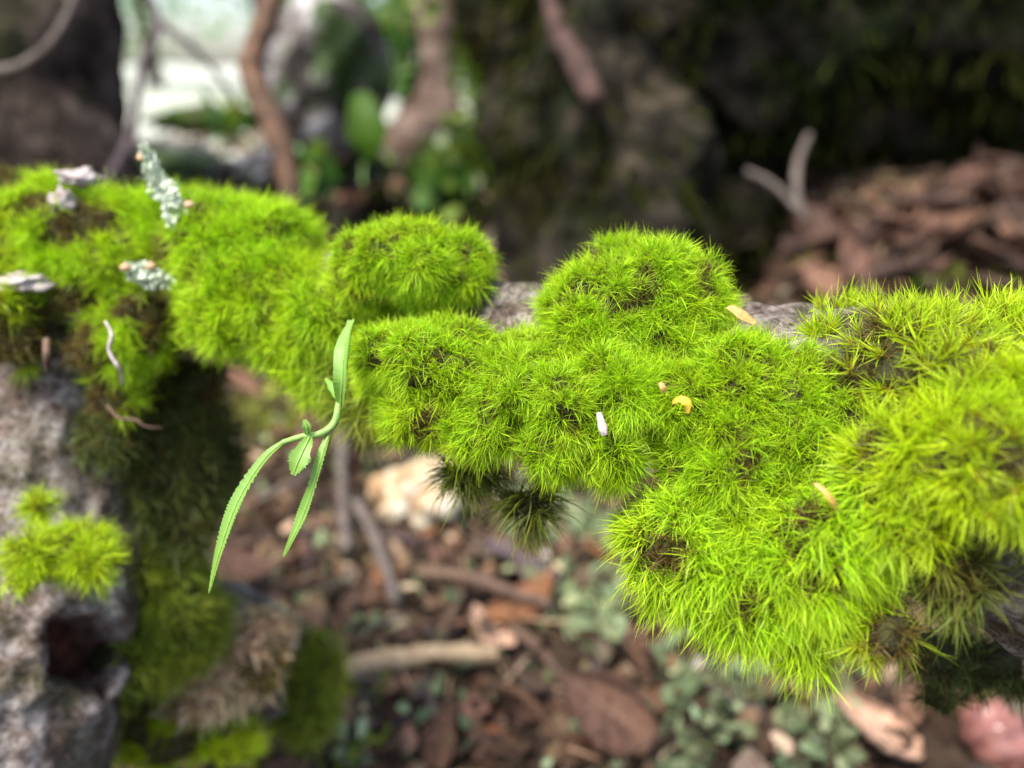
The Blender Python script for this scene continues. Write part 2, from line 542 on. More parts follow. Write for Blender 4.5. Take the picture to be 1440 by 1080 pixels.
# ------------------------------------------------------------------ moss cushions
# key: px, py, rx, ry (px), front depth, rz (m), tilt deg, style, shoots/cm2, droop, label
CU = [
 ('A', 585, 380, 122, 72, 0.172, 0.017, 4, 'fine', 82, 0.55, 'neat round dome of fine moss overlooking the hanging green sprig'),
 ('B', 888, 442, 138, 100, 0.152, 0.017, 6, 'fine', 80, 0.25, 'tall fine-haired moss cushion between the two bare patches of grey bark'),
 ('C', 640, 530, 128, 78, 0.153, 0.015, 24, 'fine', 76, 0.6, 'shaggy moss pad below the neat round dome, with dark tufts hanging under it'),
 ('C2', 812, 600, 84, 78, 0.1455, 0.013, 10, 'fine', 80, 0.6, 'drooping moss lobe beside the small white bark chip'),
 ('D', 1068, 585, 190, 128, 0.1415, 0.018, 10, 'fine', 80, 0.3, 'broad moss cushion with a small curved yellow leaf on it'),
 ('E', 1062, 775, 172, 112, 0.1365, 0.017, 12, 'strap', 56, 0.95, 'heavy overhanging moss cushion with long strap leaves drooping toward the ground'),
 ('F', 1330, 496, 205, 62, 0.149, 0.016, 6, 'star', 34, -0.15, 'open moss mat of starry yellow green shoots behind the broad cushion'),
 ('G', 1405, 645, 160, 92, 0.1145, 0.012, 8, 'star', 52, 0.35, 'blurred yellow green moss cushion above the pinkish bark at the thick end of branch'),
 ('I', 350, 378, 102, 108, 0.196, 0.020, 8, 'broad', 54, 0.3, 'soft bright moss hump between the mint lichen and the neat round dome'),
 ('J', 435, 455, 85, 95, 0.190, 0.014, 14, 'broad', 52, 0.7, 'moss hump drooping down under the neat round dome beside the sprig'),
 ('K', 245, 312, 55, 52, 0.214, 0.012, 0, 'broad', 46, 0.1, 'small moss tuft behind the upright mint green lichen'),
 ('L', 110, 340, 100, 65, 0.212, 0.013, 8, 'broad', 44, 0.3, 'loose bright moss patch between pale bark flecks and the lichen'),
 ('M', 180, 475, 72, 62, 0.207, 0.012, 10, 'broad', 46, 0.5, 'rounded moss clump with a pale dry strand hanging across it'),
 ('N', 50, 288, 96, 28, 0.228, 0.014, 4, 'broad', 48, 0.1, 'low moss mat along the top of the thick forked end'),
 ('O', 0, 400, 60, 130, 0.206, 0.010, 0, 'star', 36, 0.4, 'ragged moss patch over the dark crack with the brown peg'),
 ('P', 80, 780, 48, 42, 0.196, 0.009, 0, 'star', 60, 0.5, 'yellow green moss tuft growing above the reddish knot hole'),
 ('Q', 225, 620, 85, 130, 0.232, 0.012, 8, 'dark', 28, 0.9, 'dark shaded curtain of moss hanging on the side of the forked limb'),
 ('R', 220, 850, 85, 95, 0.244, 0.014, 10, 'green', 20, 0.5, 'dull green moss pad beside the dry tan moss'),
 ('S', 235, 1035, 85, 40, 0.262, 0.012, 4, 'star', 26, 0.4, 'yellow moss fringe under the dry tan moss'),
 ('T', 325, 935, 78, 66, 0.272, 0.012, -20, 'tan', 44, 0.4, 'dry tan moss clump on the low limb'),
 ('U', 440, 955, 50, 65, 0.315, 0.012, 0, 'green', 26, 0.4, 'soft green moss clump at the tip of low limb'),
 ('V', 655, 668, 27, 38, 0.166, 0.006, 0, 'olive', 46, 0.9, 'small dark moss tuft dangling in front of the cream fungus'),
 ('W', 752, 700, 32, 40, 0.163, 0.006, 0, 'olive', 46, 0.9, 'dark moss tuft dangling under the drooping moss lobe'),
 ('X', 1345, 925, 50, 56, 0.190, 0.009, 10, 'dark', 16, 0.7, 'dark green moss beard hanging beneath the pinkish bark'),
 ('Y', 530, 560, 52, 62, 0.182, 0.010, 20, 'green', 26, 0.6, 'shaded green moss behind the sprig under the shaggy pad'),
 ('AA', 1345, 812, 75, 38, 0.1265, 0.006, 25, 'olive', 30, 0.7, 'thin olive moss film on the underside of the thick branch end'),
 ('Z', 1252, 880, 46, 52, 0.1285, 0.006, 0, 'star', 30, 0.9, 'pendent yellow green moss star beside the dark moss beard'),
]
STY = {  # leaf length, width, leaves per shoot, material, mound material, spread
 'fine': (0.0031, 0.00019, 22, 'moss', 'mound', (8, 78)),
 'broad': (0.0040, 0.00030, 19, 'moss', 'mound', (10, 80)),
 'strap': (0.0047, 0.00031, 20, 'moss', 'mound', (10, 70)),
 'star': (0.0043, 0.00030, 20, 'moss_yellow', 'mound', (6, 90)),
 'green': (0.0058, 0.00044, 17, 'moss_green', 'mound', (12, 80)),
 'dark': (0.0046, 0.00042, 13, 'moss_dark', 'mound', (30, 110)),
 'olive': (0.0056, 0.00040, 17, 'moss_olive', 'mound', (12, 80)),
 'tan': (0.0055, 0.0013, 14, 'moss_tan', 'mound_tan', (60, 125)),
}

LOBES = {  # further lobes of each cushion: px, py, rx, ry, front depth, rz
 'A': [(520, 405, 60, 48, 0.176, 0.012), (642, 398, 50, 42, 0.177, 0.012)],
 'B': [(806, 445, 62, 62, 0.157, 0.013), (962, 415, 62, 60, 0.157, 0.013), (860, 525, 85, 52, 0.149, 0.012), (940, 500, 70, 50, 0.150, 0.012)],
 'C': [(725, 555, 92, 72, 0.1495, 0.013), (560, 505, 62, 58, 0.166, 0.012), (600, 578, 62, 38, 0.158, 0.012), (705, 606, 58, 36, 0.152, 0.010), (725, 508, 65, 38, 0.160, 0.010)],
 'C2': [(850, 636, 52, 46, 0.1435, 0.011), (772, 636, 40, 38, 0.147, 0.009), (800, 560, 70, 50, 0.148, 0.011)],
 'D': [(950, 560, 78, 82, 0.1455, 0.013), (1190, 620, 92, 90, 0.1365, 0.013), (1000, 665, 92, 70, 0.1395, 0.013), (1170, 548, 90, 50, 0.146, 0.012), (1060, 528, 100, 40, 0.149, 0.012)],
 'E': [(955, 760, 76, 78, 0.1385, 0.013), (1160, 785, 88, 82, 0.133, 0.013), (1105, 848, 78, 48, 0.138, 0.012), (1000, 815, 68, 48, 0.139, 0.012), (1180, 730, 95, 70, 0.131, 0.012)],
 'F': [(1190, 482, 62, 30, 0.149, 0.012), (1290, 490, 90, 44, 0.141, 0.014), (1400, 486, 105, 46, 0.137, 0.014), (1370, 538, 110, 52, 0.128, 0.010), (1250, 532, 80, 50, 0.135, 0.011), (1470, 545, 100, 50, 0.124, 0.010), (1540, 486, 120, 56, 0.134, 0.013)],
 'G': [(1290, 640, 82, 62, 0.123, 0.011), (1480, 660, 92, 80, 0.112, 0.012), (1275, 700, 66, 56, 0.125, 0.010), (1560, 640, 150, 130, 0.108, 0.014)],
 'I': [(298, 330, 56, 62, 0.202, 0.013), (400, 332, 54, 46, 0.200, 0.013), (325, 445, 62, 62, 0.196, 0.012), (400, 420, 70, 60, 0.192, 0.012)],
 'J': [(395, 440, 60, 58, 0.192, 0.011), (465, 530, 44, 46, 0.190, 0.009), (470, 440, 50, 50, 0.186, 0.010)],
 'K': [(195, 300, 42, 34, 0.218, 0.010), (270, 345, 45, 40, 0.208, 0.010)],
 'L': [(60, 320, 55, 45, 0.214, 0.010), (160, 370, 65, 50, 0.206, 0.011), (55, 400, 45, 40, 0.208, 0.008), (110, 410, 40, 40, 0.207, 0.008)],
 'M': [(140, 500, 42, 42, 0.208, 0.009), (215, 440, 40, 42, 0.208, 0.009), (160, 560, 40, 35, 0.211, 0.007)],
 'N': [(0, 278, 64, 28, 0.230, 0.012), (105, 296, 40, 22, 0.226, 0.010)],
 'O': [(15, 318, 42, 42, 0.216, 0.010), (15, 480, 40, 45, 0.205, 0.008)],
 'P': [(42, 798, 32, 32, 0.197, 0.006), (122, 785, 28, 36, 0.199, 0.006), (58, 712, 26, 22, 0.201, 0.005)],
 'Q': [(150, 600, 50, 60, 0.222, 0.009), (270, 520, 48, 70, 0.236, 0.010), (250, 720, 60, 60, 0.240, 0.010), (290, 620, 40, 80, 0.244, 0.010)],
 'R': [(185, 800, 55, 50, 0.240, 0.010), (250, 900, 55, 60, 0.250, 0.012), (170, 930, 45, 60, 0.240, 0.008)],
 'S': [(170, 1030, 45, 30, 0.256, 0.009), (320, 1040, 55, 28, 0.270, 0.009), (30, 1065, 40, 25, 0.222, 0.008)],
 'T': [(290, 970, 50, 45, 0.268, 0.010), (370, 900, 45, 45, 0.278, 0.010)],
 'U': [(430, 1000, 40, 40, 0.32, 0.010)],
 'X': [(1310, 915, 40, 45, 0.180, 0.007), (1320, 980, 34, 34, 0.195, 0.007), (1400, 920, 40, 40, 0.185, 0.008)],
 'Y': [(500, 520, 40, 60, 0.186, 0.009)],
}
ELL, OWN = [], []
for ci, c in enumerate(CU):
    rows = [(c[1], c[2], c[3], c[4], c[5], c[6], c[7], 0.93)] + [(*l, random.uniform(-20, 20), 1.0) for l in LOBES.get(c[0], [])]
    for px, py, rx, ry, df, rz, tilt, f in rows:
        dc = df + rz
        k = dc / FPX
        t = math.radians(tilt)
        ex = RGT * math.cos(t) - UPV * math.sin(t)
        ey = RGT * math.sin(t) + UPV * math.cos(t)
        sl = min(0.0034, 0.45 * min(rx, ry) * k)      # leaves reach past the mound
        R = np.array([max(rx * k * f - sl, 0.0016), max(ry * k * f - sl, 0.0016), max(rz - sl * 0.4, 0.002)])
        ELL.append((at(px, py, dc), np.stack([ex, ey, FWD]), R)); OWN.append(ci)
OWN = np.array(OWN)


def ell_dist(P):
    D = []
    for C, B, R in ELL:
        q = (P - C) @ B.T
        k0 = np.linalg.norm(q / R, axis=1); k1 = np.linalg.norm(q / R ** 2, axis=1)
        D.append(k0 * (k0 - 1) / np.maximum(k1, 1e-9))
    return np.stack(D, 1)


def moss_field(P):
    D = ell_dist(P)
    kk = 0.0022
    m = D.min(1)
    f = m - kk * np.log(np.exp(-(D - m[:, None]) / kk).sum(1))
    return f - 0.0026 * fbm(P * 70 + 3, 2) - 0.0052 * (np.abs(vnoise(P * 95 + 7)) - 0.33) - 0.0016 * vnoise(P * 230), D


def moss_surface():
    parts = []
    nu, nv = 24, 16
    th = np.linspace(0, 2 * math.pi, nu, endpoint=False); ph = np.linspace(0.02, math.pi - 0.02, nv)
    u = np.stack([np.cos(th)[None] * np.sin(ph)[:, None], np.cos(ph)[:, None] + 0 * th[None], np.sin(th)[None] * np.sin(ph)[:, None]], -1).reshape(-1, 3)
    i = np.arange(nv - 1)[:, None] * nu; j = np.arange(nu)[None]; j2 = (j + 1) % nu
    Q = np.stack([i + j, i + nu + j, i + nu + j2, i + j2], -1).reshape(-1, 4)
    a = np.arange(nu)
    T = np.vstack([np.stack([a, (a + 1) % nu, np.full(nu, nu * nv)], -1), np.stack([(nv - 1) * nu + (a + 1) % nu, (nv - 1) * nu + a, np.full(nu, nu * nv + 1)], -1)])
    u = np.vstack([u, [[0, 1, 0], [0, -1, 0]]])
    for C, B, R in ELL:
        parts.append((C + (u * (R + 0.0012)) @ B, Q, T))
    V, N, Q, T = voxel_union(parts, 0.0015)
    for it in range(4):
        f, D = moss_field(V)
        V = V - N * np.clip(f, -0.002, 0.002)[:, None]
    e = 0.0006
    G = np.stack([moss_field(V + np.eye(3)[k] * e)[0] - f for k in range(3)], 1)
    return V, norm(G), Q, T, D


SV, SN, SQ, ST, SD = moss_surface()
if ST is not None:
    SQ = np.vstack([SQ, np.column_stack([ST, ST[:, 2]])]) if False else SQ
vown = OWN[SD.argmin(1)]
fown = vown[SQ[:, 0]]

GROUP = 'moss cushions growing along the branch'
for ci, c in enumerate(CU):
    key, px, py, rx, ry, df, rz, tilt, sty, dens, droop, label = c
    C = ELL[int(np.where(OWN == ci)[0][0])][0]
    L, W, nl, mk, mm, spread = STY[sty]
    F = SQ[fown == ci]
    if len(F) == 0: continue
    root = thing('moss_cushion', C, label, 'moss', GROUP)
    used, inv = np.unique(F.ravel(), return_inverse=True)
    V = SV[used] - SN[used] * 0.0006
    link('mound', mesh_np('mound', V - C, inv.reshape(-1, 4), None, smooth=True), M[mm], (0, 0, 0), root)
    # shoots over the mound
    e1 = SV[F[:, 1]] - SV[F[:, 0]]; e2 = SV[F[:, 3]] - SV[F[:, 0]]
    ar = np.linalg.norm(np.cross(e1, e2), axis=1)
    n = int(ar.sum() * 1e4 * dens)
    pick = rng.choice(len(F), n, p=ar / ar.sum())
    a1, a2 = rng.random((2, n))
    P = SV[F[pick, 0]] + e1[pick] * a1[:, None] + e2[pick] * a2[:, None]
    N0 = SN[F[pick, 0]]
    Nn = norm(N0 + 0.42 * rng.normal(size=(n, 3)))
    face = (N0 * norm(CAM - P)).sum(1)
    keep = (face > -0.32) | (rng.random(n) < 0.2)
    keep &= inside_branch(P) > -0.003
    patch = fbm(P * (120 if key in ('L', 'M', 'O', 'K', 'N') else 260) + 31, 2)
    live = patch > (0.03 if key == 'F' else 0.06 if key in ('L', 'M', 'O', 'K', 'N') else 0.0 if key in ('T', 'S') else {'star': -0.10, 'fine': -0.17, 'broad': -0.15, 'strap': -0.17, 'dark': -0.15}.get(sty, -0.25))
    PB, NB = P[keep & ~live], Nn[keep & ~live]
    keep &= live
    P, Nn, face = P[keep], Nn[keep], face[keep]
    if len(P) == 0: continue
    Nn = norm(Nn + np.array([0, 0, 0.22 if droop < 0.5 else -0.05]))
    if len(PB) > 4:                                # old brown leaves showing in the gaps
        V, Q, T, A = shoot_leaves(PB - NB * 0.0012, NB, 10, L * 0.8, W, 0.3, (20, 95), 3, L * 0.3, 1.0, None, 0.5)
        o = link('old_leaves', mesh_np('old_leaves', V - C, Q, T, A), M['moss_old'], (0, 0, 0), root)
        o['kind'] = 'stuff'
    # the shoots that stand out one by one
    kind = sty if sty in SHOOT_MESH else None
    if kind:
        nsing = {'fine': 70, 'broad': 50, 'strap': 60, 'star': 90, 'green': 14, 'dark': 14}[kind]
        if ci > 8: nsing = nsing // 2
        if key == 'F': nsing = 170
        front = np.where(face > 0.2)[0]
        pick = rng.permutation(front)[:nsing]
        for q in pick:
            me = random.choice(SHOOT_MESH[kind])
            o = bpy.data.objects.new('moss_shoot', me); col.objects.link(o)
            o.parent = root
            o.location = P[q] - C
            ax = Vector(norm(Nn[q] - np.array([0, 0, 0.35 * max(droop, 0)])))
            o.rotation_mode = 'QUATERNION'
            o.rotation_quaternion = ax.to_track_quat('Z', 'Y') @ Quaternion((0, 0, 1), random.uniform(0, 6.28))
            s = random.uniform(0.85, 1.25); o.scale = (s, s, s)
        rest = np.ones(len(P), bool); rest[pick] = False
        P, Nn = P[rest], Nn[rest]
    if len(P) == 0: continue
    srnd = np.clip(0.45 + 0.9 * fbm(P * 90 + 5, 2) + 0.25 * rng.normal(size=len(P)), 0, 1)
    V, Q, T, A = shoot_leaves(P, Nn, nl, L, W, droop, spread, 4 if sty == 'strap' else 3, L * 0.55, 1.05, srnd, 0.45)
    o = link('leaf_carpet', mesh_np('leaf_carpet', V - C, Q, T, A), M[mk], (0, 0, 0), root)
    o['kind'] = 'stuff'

# ------------------------------------------------------------------ sprig
def ribbon(pts, wid, nrm, fold=0.35, n=60, serr=0.0, teeth=24, asym=1.0):
    """leaf blade: midrib through pts, half widths wid, V-folded, toothed margin"""
    q = catmull(np.column_stack([pts, wid]), n)
    C, w = q[:, :3], np.maximum(q[:, 3], 1e-5)
    T = norm(np.gradient(C, axis=0))
    S = norm(np.cross(T, np.broadcast_to(nrm, T.shape))); Nn = np.cross(S, T)
    s = np.linspace(0, 1, n)
    ph_ = s * teeth + 0.9 * np.sin(s * 9) + 0.5 * np.sin(s * 23)
    tooth = 1 + serr * ((ph_ % 1.0) - 0.5) * 2 * (1 + 0.5 * np.sin(s * 37)) + 0.06 * np.sin(s * 14)
    cols = []
    for k, f in ((-1, 1.0), (-0.5, 0.5), (0, 0), (0.5, 0.5), (1, asym)):
        ww = w * (tooth if abs(k) == 1 else 1)
        cols.append(C + S * (np.sign(k) * f * ww)[:, None] + Nn * (abs(k) ** 1.4 * fold * w)[:, None])
    V = np.stack(cols, 1).reshape(-1, 3)
    i = np.arange(n - 1)[:, None] * 5; j = np.arange(4)[None]
    Q = np.stack([i + j, i + j + 1, i + j + 6, i + j + 5], -1).reshape(-1, 4)
    A = np.stack([np.repeat(s, 5), np.tile([0.3, 0.45, 0.75, 0.45, 0.3], n), np.full(5 * n, 0.5)], -1)
    return V, Q, A


M['sprig'] = leafy('sprig_leaf', [(0.0, (0.22, 0.40, 0.05)), (0.5, (0.25, 0.47, 0.085)), (1.0, (0.26, 0.46, 0.06))], hue=0.0, val=0.25, transl=0.45, gloss=0.035, rough=0.5)
M['sprig_stem'] = noise_mat('sprig_stem', [(0.3, (0.20, 0.36, 0.08)), (0.7, (0.30, 0.46, 0.12))], 300, 0.5, 0.1)


def build_sprig():
    d0 = 0.158
    base = at(492, 452, d0 + 0.006)
    r = thing('green_sprig', base, 'slender fresh green sprig with toothed narrow leaves hanging from the moss', 'sprig')

    def p(l): return np.array([at(*q) for q in l])
    V, Q, T = tube(p([(492, 452, d0 + 0.008), (484, 520, d0 + 0.003), (477, 565, d0), (470, 595, d0 - 0.001), (450, 610, d0 - 0.002), (425, 614, d0 - 0.002), (398, 622, d0 - 0.003)]),
                   np.array([4.5, 4.5, 5, 5.5, 5, 4.5, 4.0]) * d0 / FPX, 40, 8)
    link('stem', mesh_np('stem', V - base, Q, T, smooth=True), M['sprig_stem'], (0, 0, 0), r)
    k = d0 / FPX
    look = -FWD
    rows = [  # midrib, half widths (px), facing, fold, teeth, tooth depth
        ([(400, 620, d0 - 0.003), (370, 648, d0 - 0.004), (335, 705, d0 - 0.005), (312, 768, d0 - 0.005), (294, 834, d0 - 0.004)], [3, 8, 11, 9, 1.5], look + 0.5 * UPV - 0.5 * RGT, 0.35, 42, 0.10),
        ([(464, 606, d0 - 0.001), (452, 645, d0 - 0.003), (441, 685, d0 - 0.003), (428, 722, d0 - 0.002), (412, 757, d0 - 0.002), (399, 783, d0 - 0.001)], [3, 8, 8, 9, 6, 2], look - 0.5 * RGT + 0.4 * UPV, 0.5, 36, 0.10),
        ([(436, 614, d0 - 0.003), (428, 630, d0 - 0.005), (419, 650, d0 - 0.006), (412, 668, d0 - 0.006)], [3, 11, 13, 3], look, 0.2, 14, 0.12),
        ([(433, 611, d0 - 0.003), (431, 600, d0 - 0.004), (428, 590, d0 - 0.004)], [3, 6, 2.5], look + 0.3 * RGT, 0.3, 6, 0.05),
        ([(480, 567, d0 - 0.001), (482, 535, d0 - 0.004), (484, 495, d0 - 0.003), (491, 466, d0), (498, 449, d0 + 0.002)], [7, 12, 12, 9, 1.5], look - 0.5 * RGT, 0.55, 22, 0.03),
        ([(474, 560, d0 + 0.002), (468, 545, d0 + 0.006), (458, 532, d0 + 0.009)], [3, 6, 2], look, 0.3, 6, 0.03),
    ]
    for pts, w, nr, fold, teeth, serr in rows:
        V, Q, A = ribbon(p(pts), np.array(w) * k, norm(nr), fold, 260, serr * 1.35, teeth)
        lf = link('leaf', mesh_np('leaf', V - base, Q, None, A, smooth=True), M['sprig'], (0, 0, 0), r)
        V, Q, T = tube(p(pts) + norm(nr) * 0.0001, np.linspace(0.00028, 0.00008, len(pts)), 40, 6)
        link('midrib', mesh_np('midrib', V - base, Q, T, smooth=True), M['sprig_stem'], (0, 0, 0), lf)


build_sprig()

# ------------------------------------------------------------------ twigs, sticks
M['twig_grey'] = noise_mat('twig_grey', [(0.3, (0.06, 0.045, 0.038)), (0.7, (0.21, 0.17, 0.145))], 120, 0.8, 0.6, 0.001)
M['twig_red'] = noise_mat('twig_red', [(0.3, (0.07, 0.042, 0.028)), (0.7, (0.20, 0.125, 0.085))], 120, 0.75, 0.6, 0.001)
M['twig_dark'] = noise_mat('twig_dark', [(0.3, (0.045, 0.030, 0.035)), (0.7, (0.12, 0.085, 0.09))], 120, 0.7, 0.6, 0.001)
M['twig_pale'] = noise_mat('twig_pale', [(0.3, (0.34, 0.22, 0.12)), (0.7, (0.62, 0.46, 0.28))], 90, 0.8, 0.6, 0.001)
M['twig_brown'] = noise_mat('twig_brown', [(0.3, (0.05, 0.028, 0.016)), (0.7, (0.17, 0.09, 0.05))], 60, 0.8, 0.6, 0.002)


def stick(name, P, rad, mat, label, cat='twig', group=None, n=26, side=None):
    P = np.asarray(P, float)
    base = P[0].copy()
    V, Q, T = tube(P, rad, n, 9, 0.30, 120, seed=len(bpy.data.objects) % 50)
    if side is not None:
        parts = [(V, Q, T)] + [tube(a, b, 12, 7, 0.25, 150) for a, b in side]
        V, Q, T = merge(parts)
    o = link(name, mesh_np(name, V - base, Q, T, smooth=True), M[mat], base)
    return tag(o, label, cat, group)


def ground_stick(pts, rpx, mat, label, lift=0.006, **kw):
    P = []
    for (x, y) in pts:
        g = gp(x, y)
        d = (g - CAM) @ FWD
        P.append(g + np.array([0, 0, lift]))
    d = np.mean([(p - CAM) @ FWD for p in P])
    n = len(P)
    r = rpx * d / FPX * np.linspace(1.05, 0.8, n)
    return stick('twig', P, r, mat, label, **kw)


ground_stick([(488, 972), (560, 955), (640, 948), (700, 950)], 16, 'twig_pale', 'thick pale broken stick lying across the litter', 0.014, cat='stick')
ground_stick([(592, 842), (650, 848), (710, 868), (772, 890)], 9, 'twig_red', 'reddish brown stick lying over the orange brown leaf', 0.02)
ground_stick([(688, 790), (735, 812), (786, 838)], 11, 'twig_dark', 'short dark purplish stick beyond the orange brown leaf', 0.014)
ground_stick([(505, 742), (530, 790), (560, 885)], 10, 'twig_grey', 'grey brown stick with a pale lichen crusted end', 0.02)
ground_stick([(612, 932), (640, 870), (662, 830)], 8, 'twig_red', 'thin brown twig passing under the pale broken stick', 0.008)
ground_stick([(672, 975), (735, 998), (775, 1050), (806, 1100)], 7, 'twig_brown', 'bent brown twig pointing toward the curled red leaf', 0.01)
ground_stick([(720, 905), (760, 940), (800, 992)], 8, 'twig_red', 'straight brown twig between the orange brown leaf and curled red leaf', 0.012)
ground_stick([(575, 1010), (590, 985), (598, 960)], 8, 'twig_grey', 'stubby grey twig propped against the pale stick', 0.006)
ground_stick([(615, 1022), (604, 990), (600, 962)], 7, 'twig_grey', 'thin grey twig propped against the pale stick', 0.006)
ground_stick([(580, 1025), (630, 1015), (690, 985)], 8, 'twig_red', 'reddish twig lying below the pale stick', 0.006)
ground_stick([(672, 1090), (670, 1050), (676, 1000)], 6, 'twig_brown', 'short upright looking twig left of the curled red leaf', 0.006)
ground_stick([(362, 722), (405, 702), (450, 676)], 6, 'twig_grey', 'slim grey twig behind the hanging sprig', 0.01)
ground_stick([(486, 600), (484, 690), (490, 810)], 9, 'twig_grey', 'long grey brown twig standing beside the cream fungus', 0.02)
ground_stick([(1136, 960), (1146, 1000), (1152, 1045)], 6, 'twig_grey', 'pinkish grey twig under the overhanging moss cushion', 0.008)
ground_stick([(1155, 930), (1168, 970), (1182, 1020)], 6, 'twig_grey', 'second grey twig under the overhanging cushion by the pale curled leaf', 0.008)
ground_stick([(1085, 968), (1110, 985), (1138, 1006)], 8, 'twig_red', 'orange brown stub with a pink end under the overhanging cushion', 0.008)
ground_stick([(830, 985), (838, 950), (842, 915)], 5, 'twig_grey', 'small grey twig sticking up behind the curled red leaf', 0.006)
ground_stick([(1390, 905), (1420, 918), (1470, 945)], 5, 'twig_pale', 'pale yellow straw below the pinkish bark', 0.05)
ground_stick([(700, 740), (702, 700), (706, 660)], 7, 'twig_red', 'brown twig beneath the dangling dark moss tuft', 0.01)
ground_stick([(660, 800), (690, 770), (702, 745)], 7, 'twig_red', 'short crooked brown twig near the dark purplish stick', 0.01)
ground_stick([(440, 330), (500, 250), (640, 275)], 3, 'twig_grey', 'long thin twig on the ground beyond the neat moss dome', 0.02)

for k in range(80):
    x, y = random.uniform(330, 1230), random.uniform(640, 1075)
    a_ = random.uniform(0, math.pi); l_ = random.uniform(18, 55)
    mt = random.choice(['twig_grey', 'twig_red', 'twig_dark', 'twig_brown', 'twig_pale'])
    nm = {'twig_grey': 'grey', 'twig_red': 'reddish', 'twig_dark': 'dark', 'twig_brown': 'brown', 'twig_pale': 'pale tan'}[mt]
    ground_stick([(x - l_ * math.cos(a_), y - l_ * 0.7 * math.sin(a_)), (x + random.uniform(-4, 4), y + random.uniform(-4, 4)), (x + l_ * math.cos(a_), y + l_ * 0.7 * math.sin(a_))],
                 random.uniform(1.8, 4.0), mt, f'thin {nm} twig strewn in the litter under the branch', random.uniform(0.004, 0.016), group='thin twigs in the litter')

# ------------------------------------------------------------------ dead leaves
M['leaf_red'] = None
def dead_mat(name, a, b, rough=0.5):
    m, nt, p = new_mat(name)
    f = noise(nt, 22, 5)
    oi = nt.nodes.new('ShaderNodeObjectInfo')
    c = ramp(nt, f, [(0.3, a), (0.7, b)])
    hs = nt.nodes.new('ShaderNodeHueSaturation'); nt.links.new(c, hs.inputs['Color'])
    mr = nt.nodes.new('ShaderNodeMapRange'); mr.inputs[3].default_value = 0.6; mr.inputs[4].default_value = 1.35
    nt.links.new(oi.outputs['Random'], mr.inputs[0]); nt.links.new(mr.outputs[0], hs.inputs['Value'])
    tc = nt.nodes.new('ShaderNodeTexCoord'); sx = nt.nodes.new('ShaderNodeSeparateXYZ'); nt.links.new(tc.outputs['Object'], sx.inputs[0])

    def mth(op, a, b=None):
        n_ = nt.nodes.new('ShaderNodeMath'); n_.operation = op
        for q_, v_ in enumerate((a, b)):
            if v_ is None: continue
            if isinstance(v_, (int, float)): n_.inputs[q_].default_value = v_
            else: nt.links.new(v_, n_.inputs[q_])
        return n_.outputs[0]
    ax_ = mth('ABSOLUTE', sx.outputs[0])
    vein = mth('POWER', mth('ABSOLUTE', mth('SINE', mth('SUBTRACT', mth('MULTIPLY', sx.outputs[1], 30.0), mth('MULTIPLY', ax_, 26.0)))), 0.35)
    mid = mth('MINIMUM', mth('MULTIPLY', ax_, 45.0), 1.0)
    vh = mth('MULTIPLY', vein, mid)
    cv = mixc(nt, vh, (0.72, 0.42, 0.25), hs.outputs[0])
    cv = mixc(nt, 0.22, hs.outputs[0], cv)
    sp_ = ramp(nt, noise(nt, 9, 6, 0.7), [(0.38, (0.35, 0.32, 0.32)), (0.52, (1.0, 1.0, 1.0))])
    cv = mixc(nt, 0.8, cv, sp_, 'MULTIPLY')
    nt.links.new(cv, p.inputs['Base Color'])
    p.inputs['Roughness'].default_value = rough
    p.inputs['Specular IOR Level'].default_value = 0.2
    bump(nt, noise(nt, 70, 4), 0.4, 0.02, p)
    return m


M['leaf_red'] = dead_mat('dead_leaf_red', (0.10, 0.050, 0.033), (0.20, 0.108, 0.072))
M['leaf_orange'] = dead_mat('dead_leaf_orange', (0.22, 0.085, 0.035), (0.36, 0.16, 0.07))
M['leaf_pale'] = dead_mat('dead_leaf_pale', (0.42, 0.24, 0.16), (0.60, 0.40, 0.28))
M['leaf_brown'] = dead_mat('dead_leaf_brown', (0.06, 0.032, 0.024), (0.12, 0.062, 0.045))
M['leaf_dark'] = dead_mat('dead_leaf_dark', (0.03, 0.018, 0.015), (0.07, 0.042, 0.034))


